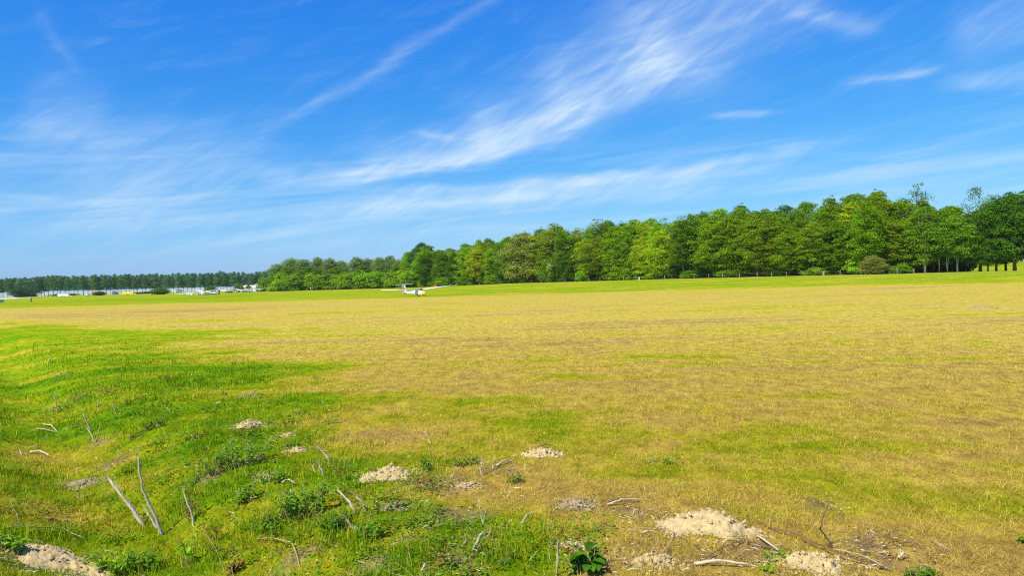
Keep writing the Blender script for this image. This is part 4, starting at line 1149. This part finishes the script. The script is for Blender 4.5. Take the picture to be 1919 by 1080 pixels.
STICKS = [
    ([(274, 986), (240, 944), (204, 897)], 11, 'dead_pale', 'thick bleached dead stem leaning over beside a taller grey one', True, 3),
    ([(309, 1004), (285, 957), (267, 917), (259, 855)], 9, 'dead_grey', 'tallest grey dead stem, pointed, rising from the ditch', True, 2),
    ([(300, 990), (286, 976), (276, 960)], 8, 'dead_pale', 'short broken stub at the foot of the two tall stems', True, 3),
    ([(367, 993), (358, 962), (345, 927)], 7, 'dead_pale', 'short pale stick with dark red leaves around it', True, 2),
    ([(426, 1072), (405, 1030), (377, 987)], 3.2, 'stalk', 'long straight tan stalk leaning beside dark red leaves', True, 0),
    ([(39, 993), (33, 967), (19, 940)], 3.2, 'stalk', 'thin curved pale stalk standing in the ditch', True, 0),
    ([(14, 992), (60, 996), (117, 1000), (161, 1015)], 4, 'stalk', 'long crooked pale branch lying above the wide ditch molehill', False, 0),
    ([(57, 851), (76, 852), (95, 858)], 6, 'dead_pale', 'short bright white stick lying flat in the ditch grass', False, 0),
    ([(43, 855), (40, 849), (37, 843)], 6, 'dead_pale', 'tiny pale stub upright beside the short white stick', True, 1),
    ([(172, 811), (163, 792), (155, 775)], 4.5, 'stalk', 'upper pale stalk of the tangle on the bank slope', True, 0),
    ([(179, 828), (171, 815), (163, 803)], 5, 'dead_pale', 'lower pale stub of the tangle on the bank slope', True, 2),
    ([(178, 829), (184, 814), (188, 798)], 4.5, 'stalk', 'tan stalk leaning away from the tangle on the bank slope', True, 0),
    ([(320, 848), (314, 825), (306, 803)], 2.4, 'stalk', 'fine upright stalk in the grass behind the tall grey stem', True, 0),
    ([(374, 898), (371, 885), (366, 872)], 3, 'dead_pale', 'small pale twig upright among brown litter on the bank', True, 0),
    ([(108, 776), (105, 755), (101, 735)], 3.2, 'stalk', 'thin pale stalk furthest up the ditch', True, 0),
    ([(185, 774), (184, 760), (184, 747)], 3, 'dead_pale', 'short straight pale twig above the tangle of stalks', True, 0),
    ([(221, 780), (215, 768), (210, 759)], 3.4, 'stalk', 'short tan twig right of the straight pale twig', True, 0),
    ([(89, 682), (92, 675), (97, 667)], 3.2, 'dead_pale', 'small pale twig in the far green of the bank', True, 0),
    ([(81, 798), (96, 803), (108, 813)], 3.6, 'dead_pale', 'curved pale twig lying left of the tangle of stalks', False, 0),
    ([(68, 806), (88, 811), (106, 814)], 3, 'dead_grey', 'grey twig lying just under the curved pale twig', False, 0),
    ([(623, 866), (613, 856), (600, 843)], 8, 'dead_grey', 'splintered grey stub leaning in grass left of the sloping molehill', True, 4),
    ([(608, 892), (603, 882), (598, 872)], 6, 'dead_grey', 'short grey stub just under the splintered one', True, 2),
    ([(592, 884), (589, 879), (585, 874)], 5, 'dead_pale', 'tiny pale stub left of the short grey stub', True, 1),
    ([(673, 964), (656, 942), (636, 922)], 9, 'dead_pale', 'smooth bleached stick leaning out of the leafy brambles', True, 2),
    ([(690, 957), (679, 943), (667, 930)], 9, 'dead_grey', 'ragged grey stub right of the smooth bleached stick', True, 4),
    ([(675, 1001), (645, 993), (620, 985)], 9, 'dead_grey', 'splintered grey piece of wood lying below the bleached stick', False, 4),
    ([(680, 1000), (662, 990), (650, 975)], 6, 'dead_grey', 'grey stub rising behind the lying splintered wood', True, 3),
    ([(906, 983), (901, 960), (897, 933)], 4.5, 'dead_pale', 'upright pale twig with a sharp tip beside brown chips', True, 1),
    ([(905, 982), (908, 970), (910, 957)], 3.5, 'dead_pale', 'short twig forking from the foot of the upright pale twig', True, 0),
    ([(888, 1037), (900, 1018), (913, 1000)], 7, 'dead_pale', 'split pale stick lying in the litter at the middle of the near bank', False, 3),
    ([(893, 1040), (908, 1022), (922, 1004)], 4, 'dead_pale', 'thin split stick lying against the thicker split stick', False, 0),
    ([(931, 877), (945, 872), (962, 866)], 4.5, 'dead_pale', 'slim pale branch lying over the brown litter patch', False, 1),
    ([(900, 892), (902, 880), (903, 868)], 6, 'dead_grey', 'short grey stub upright right of the small round molehill', True, 2),
    ([(922, 882), (924, 873), (925, 864)], 5, 'dead_pale', 'pale split stub beside the slim lying branch', True, 3),
    ([(529, 908), (541, 909), (554, 912)], 4, 'dead_pale', 'small white stick lying among bramble leaves', False, 0),
    ([(492, 972), (494, 940), (501, 908)], 2.4, 'stalk', 'tall fine stalk rising out of the brambles', True, 0),
    ([(480, 1017), (515, 1021), (547, 1030), (566, 1080)], 3.4, 'stalk', 'long bent tan stalk arching over the near grass', False, 0),
    ([(793, 979), (799, 986), (806, 993)], 5, 'dead_brown', 'short reddish brown chip of wood lying in thin grass', False, 0),
    ([(769, 1004), (763, 998), (756, 988)], 3, 'dead_pale', 'small curved white twig near the brown chip of wood', True, 0),
    ([(791, 1080), (797, 1071), (805, 1061)], 6, 'dead_grey', 'grey stick end cut by the bottom of the photo', False, 2),
    ([(1040, 1082), (1044, 1050), (1046, 1016)], 7, 'dead_grey', 'upright grey stake beside the broad-leaved plant', True, 2),
    ([(1139, 951), (1165, 948), (1208, 941)], 4.5, 'dead_pale', 'pale branch lying right of the darker crumbly molehill', False, 0),
    ([(1140, 946), (1170, 943), (1200, 942)], 3.5, 'dead_brown', 'brown twig lying along the pale branch by the crumbly molehill', False, 0),
    ([(1116, 998), (1130, 995), (1149, 993)], 4, 'dead_brown', 'red-brown twig lying behind the narrow molehill', False, 0),
    ([(1302, 1063), (1350, 1066), (1407, 1067)], 9, 'dead_pale', 'long pale log lying flat at the bottom of the photo', False, 2),
    ([(1323, 1054), (1360, 1037), (1399, 1017)], 4, 'dead_brown', 'dark thin branch lying between the largest and the cracked molehill', False, 0),
    ([(1401, 1024), (1420, 1030), (1448, 1036)], 5, 'dead_brown', 'dark stubby branch lying toward the cracked molehill', False, 0),
    ([(978, 986), (987, 977), (996, 968)], 5, 'dead_grey', 'short grey stick lying alone in yellow grass', False, 0),
    ([(1006, 842), (1025, 841), (1044, 842)], 4, 'dead_brown', 'dark twig lying across the low sand molehill', False, 0),
    ([(1440, 995), (1480, 1010), (1515, 1026), (1570, 1050), (1674, 1079)], 4.5, 'dead_brown', 'longest brown stem, running across the cracked molehill', False, 0),
    ([(1560, 1038), (1610, 1055), (1670, 1076)], 4, 'dead_grey', 'brown-grey stem lying alongside the longest one', False, 0),
    ([(1570, 1036), (1552, 1012), (1538, 992), (1542, 966), (1554, 947)], 5.5, 'dead_brown', 'dark crooked branch standing behind the cracked molehill', True, 0),
    ([(1548, 1005), (1556, 997), (1563, 989)], 2.6, 'dead_brown', 'small side twig of the crooked standing branch', True, 0),
    ([(1645, 1022), (1665, 1004), (1681, 989)], 4, 'dead_brown', 'curved dark twig standing in dry grass right of the crooked branch', True, 0),
    ([(1684, 1053), (1693, 1051), (1704, 1049)], 6, 'dead_pale', 'short white chip of wood lying in dry grass', False, 0),
    ([(1685, 1026), (1710, 1031), (1736, 1035)], 3.6, 'dead_brown', 'thin brown stem lying in dry grass furthest from the molehills', False, 0),
    ([(1415, 1008), (1440, 1030), (1480, 1056)], 4.5, 'dead_pale', 'pale branch leaning on the side of the cracked molehill', False, 0),
    ([(1745, 1020), (1760, 1035), (1785, 1040)], 3, 'dead_grey', 'grey root lying in dry grass near the corner', False, 0),
]
for pts, wpx, mat, lb, stand, spl in STICKS:
    stick(pts, wpx, mat, lb, stand=stand, splinter=spl)

# litter: chips, bark and straw, far too many to count
mb = MB()
for cx, cy, rx, ry, v in BARE:
    for k in range(int(60 + 420 * rx * ry * v)):
        a = random.uniform(0, 6.28); q = math.sqrt(random.random()) * 1.1
        x, y = cx + rx * q * math.cos(a), cy + ry * q * math.sin(a)
        if y < 3: continue
        l = random.uniform(.005, .022) * random.choice((1, 1, 1, 2.0)); w_ = random.uniform(.0015, .0042); yw = random.uniform(0, 3.14)
        c_, s_ = math.cos(yw), math.sin(yw); z = gz(x, y) + random.uniform(.004, .03); tz = random.uniform(-.35, .35) * l
        mb.add([(x - c_ * l - s_ * w_, y - s_ * l + c_ * w_, z - tz), (x - c_ * l + s_ * w_, y - s_ * l - c_ * w_, z - tz), (x + c_ * l + s_ * w_, y + s_ * l - c_ * w_, z + tz), (x + c_ * l - s_ * w_, y + s_ * l + c_ * w_, z + tz), (x, y, z + w_ * 1.5)],
               [(0, 1, 4), (1, 2, 4), (2, 3, 4), (3, 0, 4)])
for k in range(2600):
    r_ = 3.5 + 16 * random.random() ** 1.4; a = random.uniform(-R(40), R(22)); x, y = r_ * math.sin(a), r_ * math.cos(a)
    if float(bank_dist(x, y)) < -0.8 - random.random() * 1.2: continue
    l = random.uniform(.01, .05) * random.choice((.6, 1, 1.4)); w_ = random.uniform(.0012, .003) * (1 + r_ / 14); yw = random.uniform(0, 3.14)
    c_, s_ = math.cos(yw), math.sin(yw); z = gz(x, y) + random.uniform(.015, .05); tz = random.uniform(-.5, .5) * l
    mb.add([(x - c_ * l - s_ * w_, y - s_ * l + c_ * w_, z - tz), (x - c_ * l + s_ * w_, y - s_ * l - c_ * w_, z - tz), (x + c_ * l + s_ * w_, y + s_ * l - c_ * w_, z + tz), (x + c_ * l - s_ * w_, y + s_ * l + c_ * w_, z + tz), (x, y, z + w_ * 1.5)],
           [(0, 1, 4), (1, 2, 4), (2, 3, 4), (3, 0, 4)])
m_, t_, out_ = material('wood_litter')
geo = t_.new('ShaderNodeNewGeometry')
pb = t_.new('ShaderNodeBsdfPrincipled'); pb.inputs['Roughness'].default_value = .9; pb.inputs['Specular IOR Level'].default_value = .15
t_.put(pb.inputs['Base Color'], t_.ramp(geo.outputs['Random Per Island'], [(0, (.06, .035, .02)), (.4, (.20, .12, .065)), (.7, (.40, .29, .17)), (1, (.66, .58, .45))]))
t_.l.new(pb.outputs[0], out_.inputs[0])
tag(obj('wood_litter', mesh_np('wood_litter', mb.V, mb.F, m_)), 'scattered wood chips and dry bark on the bank', 'litter', kind='stuff')

# ------------------------------------------------------------------ leafy weeds
def weed(px, py, wpx, hpx, col, label, leaf=0.035, stems=9, per=7, broad=.5):
    b = at(px, py); rw = wpx * px_m(b.y) / 2; hh = hpx * px_m(b.y)
    o = tag(empty('leafy_weed', b), label, 'weed', 'leafy weeds on the bank')
    st = MB(); Vs, Fs, rn = [], [], []
    for s in range(int(stems * 1.35)):
        a = random.uniform(0, 6.28); q = math.sqrt(random.random())
        x, y = rw * q * math.cos(a), rw * .7 * q * math.sin(a)
        z0 = gz(b.x + x, b.y + y) - b.z
        tip = Vector((x + random.uniform(-.25, .25) * rw + .25 * x, y + random.uniform(-.3, .3) * rw, z0 + hh * random.uniform(.5, 1.05)))
        base = Vector((x * .7, y * .7, z0 - .02))
        mid = base.lerp(tip, .5) + Vector((random.uniform(-.02, .02), random.uniform(-.02, .02), hh * .1))
        st.tube([base, mid, tip], [.004, .003, .0015], 4)
        for k in range(per):
            t = random.uniform(.25, 1.0)
            p = base.lerp(mid, t * 2) if t < .5 else mid.lerp(tip, t * 2 - 1)
            az_ = random.uniform(0, 6.28); el_ = random.uniform(-.35, .75)
            d = Vector((math.cos(az_) * math.cos(el_), math.sin(az_) * math.cos(el_), math.sin(el_)))
            sd = d.cross(Vector((0, 0, 1))).normalized(); up = sd.cross(d)
            L = leaf * random.uniform(.6, 1.35); wd = L * broad * random.uniform(.8, 1.2)
            v0 = len(Vs)
            sag = Vector((0, 0, -L * random.uniform(.05, .4)))
            Vs += [p, p + d * L * .45 + sd * wd * .5 + up * wd * .18, p + d * L * .5, p + d * L * .45 - sd * wd * .5 + up * wd * .18, p + d * L + sag,
                   p + d * L * .75 + sd * wd * .32 + sag * .4 + up * wd * .1, p + d * L * .75 - sd * wd * .32 + sag * .4 + up * wd * .1]
            Fs += [(v0, v0 + 1, v0 + 2), (v0, v0 + 2, v0 + 3), (v0 + 1, v0 + 5, v0 + 2), (v0 + 2, v0 + 6, v0 + 3), (v0 + 5, v0 + 4, v0 + 2), (v0 + 2, v0 + 4, v0 + 6)]
            rn += [random.random()] * 7
    tag(st.build('stems', M['stalk'], o), kind='stuff')
    me = mesh_np('leaves', Vs, Fs, M['weed']); attr(me, 'rnd', rn)
    lf = obj('leaves', me, o); lf.color = (*col, 1)
    return o
GR, BG, DK, RD, DR = (.16, .34, .008), (.22, .42, .008), (.085, .215, .008), (.16, .04, .022), (.11, .075, .020)
WEEDS = [
    (455, 872, 90, 50, GR, 'broad patch of green brambles below the grassy sand molehill', .05, 34, 9), (405, 888, 60, 40, DK, 'dark green bramble clump left of the broad patch', .045, 20, 8),
    (565, 972, 100, 62, GR, 'large green bramble clump around the smooth bleached stick', .055, 38, 9), (515, 905, 50, 26, BG, 'bright nettles between the two large bramble clumps', .045, 14, 8),
    (630, 1000, 60, 44, DK, 'dark bramble leaves at the foot of the splintered lying wood', .05, 18, 8), (505, 1000, 60, 36, DK, 'dark weeds below the large bramble clump', .045, 16, 8),
    (1092, 1078, 56, 36, (.075, .20, .012), 'broad-leaved dark plant beside the upright grey stake', .12, 7, 4, .62), (22, 1035, 60, 36, BG, 'bright nettles at the left end of the ditch molehill', .05, 16, 8),
    (215, 1076, 80, 40, BG, 'bright nettles right of the ditch molehill', .055, 22, 8), (270, 1072, 60, 38, GR, 'green weeds between nettles and the tall grey stem', .05, 18, 8),
    (350, 1062, 36, 66, BG, 'tall bright nettle near dark red leaves', .06, 5, 7), (290, 803, 36, 18, DR, 'dark reddish bramble clump on the bank slope', .045, 12, 8),
    (115, 712, 30, 22, DR, 'small dark bramble far up the ditch', .04, 8, 7), (150, 748, 36, 16, DR, 'dark tangled bramble above the stalk tangle', .04, 8, 7),
    (205, 735, 40, 14, DR, 'low dark bramble on the slope among green grass', .04, 8, 7), (150, 800, 30, 12, RD, 'reddish weed at the left of the stalk tangle', .035, 7, 7),
    (252, 822, 30, 10, RD, 'small reddish weed below the dark reddish bramble', .035, 7, 7), (362, 824, 36, 14, DR, 'brownish weed under the grassy molehill', .035, 8, 7),
    (358, 975, 34, 50, RD, 'dark red leafy shoot climbing the short pale stick', .045, 5, 6), (400, 1018, 22, 26, RD, 'dark red leaves beside the long tan stalk', .045, 4, 5),
    (435, 1076, 36, 26, RD, 'dark red leaves at the bottom by the tan stalk foot', .055, 5, 5), (540, 838, 30, 14, GR, 'small green weed between the two tiny molehills', .035, 8, 6),
    (798, 884, 30, 22, DK, 'dark green dock leaves right of the sloping molehill', .05, 8, 5), (868, 874, 48, 16, DK, 'dark green weed above the small round molehill', .045, 12, 6),
    (420, 742, 18, 8, DK, 'tiny dark weed left of the small flat molehill', .035, 6, 6), (625, 794, 30, 10, BG, 'bright green weed in yellow grass of the bank top', .04, 9, 6),
    (565, 778, 36, 10, DK, 'low dark green weed on the bank top', .035, 9, 6), (1452, 1055, 22, 20, BG, 'bright little plant left of the cracked molehill', .05, 4, 5),
    (1440, 1075, 20, 14, BG, 'second bright seedling below the bright little plant', .05, 3, 5), (1735, 1082, 50, 14, DK, 'dark green rosette at the bottom in dry grass', .06, 8, 5),
    (1917, 1020, 24, 12, GR, 'small green weed cut by the edge of the photo', .05, 6, 5), (1240, 868, 60, 12, GR, 'green tuft of weeds behind the largest molehill', .035, 12, 6),
    (965, 906, 26, 18, DK, 'dark weed beside the slim lying branch', .04, 8, 6), (700, 1010, 50, 26, GR, 'green weeds right of the splintered lying wood', .045, 14, 7),
    (150, 936, 30, 40, BG, 'slender bright shoot in the ditch before the flat grey molehill', .05, 4, 6), (455, 945, 50, 34, GR, 'green weeds left of the large bramble clump', .045, 14, 8),
]
for a in WEEDS:
    weed(*a)

# low creeping weeds and dead stalks all over the bank, beyond counting
Vs, Fs, rn, st = [], [], [], MB()
for k in range(1700):
    r_ = 3.6 + 15 * random.random() ** 1.3; a = random.uniform(-R(41), R(8)); cx, cy = r_ * math.sin(a), r_ * math.cos(a)
    if float(bank_dist(cx, cy)) < -0.3 - random.random() * 1.0 or fnoise(cx * .9, cy * .9, 91, 2) < .45: continue
    zc = gz(cx, cy); red = random.random() < .14; sp = random.uniform(.04, .14); hv = random.random() * .35 + (.65 if red else 0)
    for j in range(random.randrange(10, 34)):
        x, y = cx + random.gauss(0, sp), cy + random.gauss(0, sp * .8)
        p = Vector((x, y, zc + random.uniform(.02, .13)))
        az_ = random.uniform(0, 6.28); el_ = random.uniform(-.3, .7)
        d = Vector((math.cos(az_) * math.cos(el_), math.sin(az_) * math.cos(el_), math.sin(el_))); sd = d.cross(Vector((0, 0, 1))).normalized()
        L = random.uniform(.02, .048) * (1 + max(0, r_ - 7) / 18); v0 = len(Vs)
        Vs += [p, p + d * L * .5 + sd * L * .28, p + d * L, p + d * L * .5 - sd * L * .28]; Fs += [(v0, v0 + 1, v0 + 2, v0 + 3)]; rn += [min(1, hv + random.random() * .3)] * 4
def weed_cover(t):
    r_ = t.new('ShaderNodeAttribute', attribute_name='rnd')
    return t.ramp(r_.outputs['Fac'], [(0, (.060, .17, .008)), (.3, (.13, .30, .008)), (.62, (.21, .40, .010)), (.68, (.10, .055, .02)), (1, (.16, .045, .025))])
me = mesh_np('creeping_weeds', Vs, Fs, leafy('creeping_weed', weed_cover, .3, .01)); attr(me, 'rnd', rn)
tag(obj('creeping_weeds', me), 'low creeping weeds spread over the green bank', 'weeds', kind='stuff')
for k in range(420):
    r_ = 3.8 + 17 * random.random() ** 1.3; a = random.uniform(-R(41), R(12)); x, y = r_ * math.sin(a), r_ * math.cos(a)
    if float(bank_dist(x, y)) < -0.6 - random.random(): continue
    b = Vector((x, y, gz(x, y) - .01)); h = random.uniform(.05, .20) * random.choice((.6, 1, 1, 1.5))
    t1 = b + Vector((random.uniform(-.5, .5) * h, random.uniform(-.4, .4) * h, h * .6)); t2 = t1 + Vector((random.uniform(-.7, .7) * h, random.uniform(-.4, .4) * h, h * random.uniform(-.1, .5)))
    q = random.uniform(.0015, .0035)
    st.tube([b, t1, t2], [q, q * .8, q * .4], 4)
tag(st.build('dead_stalks', M['stalk']), 'fine dead stalks standing among the bank grass', 'stalks', kind='stuff')

# daisies in the fresh grass
mb = MB(); ctr = MB()
DA = [patch(*p) for p in ((560, 690, 110, 18, 60), (640, 735, 130, 16, 45), (380, 640, 240, 26, 40), (350, 615, 260, 12, 40), (640, 720, 260, 40, 40), (980, 790, 60, 14, 14), (860, 780, 90, 20, 16), (420, 690, 90, 24, 24), (640, 630, 260, 10, 16))]
for cx, cy, rx, ry, v in DA:
    for k in range(int(v)):
        x, y = cx + random.gauss(0, .55) * rx, cy + random.gauss(0, .55) * ry
        z = gz(x, y) + random.uniform(.05, .10); r_ = random.uniform(.009, .015) * (1 + max(0, y - 12) / 22)
        tx, ty_ = random.uniform(-.4, .4), random.uniform(-.6, .1)
        ring = [(x + r_ * math.cos(j * math.pi / 4), y + r_ * math.sin(j * math.pi / 4), z + r_ * (tx * math.cos(j * math.pi / 4) + ty_ * math.sin(j * math.pi / 4)) + (.001 if j % 2 else 0)) for j in range(8)]
        mb.add(ring + [(x, y, z + .003)], [(j, (j + 1) % 8, 8) for j in range(8)])
me = mesh_np('daisies', mb.V, mb.F, plain('daisy_petal', (.78, .78, .74), .7))
tag(obj('daisies', me), 'small white daisies dotted over fresh grass', 'flowers', kind='stuff')

# ------------------------------------------------------------------ summer haze
hz, t_, out_ = material('thin_haze')
pv = t_.new('ShaderNodeVolumePrincipled')
pv.inputs['Color'].default_value = (0.80, 0.90, 1.0, 1)
pv.inputs['Density'].default_value = 0.00006
pv.inputs['Anisotropy'].default_value = 0.2
t_.l.new(pv.outputs[0], out_.inputs['Volume'])
hb = MB().box((50, 950, 14), (4960, 3220, 34)).build('haze', hz)
tag(hb, 'thin summer haze over the airfield', 'haze', kind='stuff')
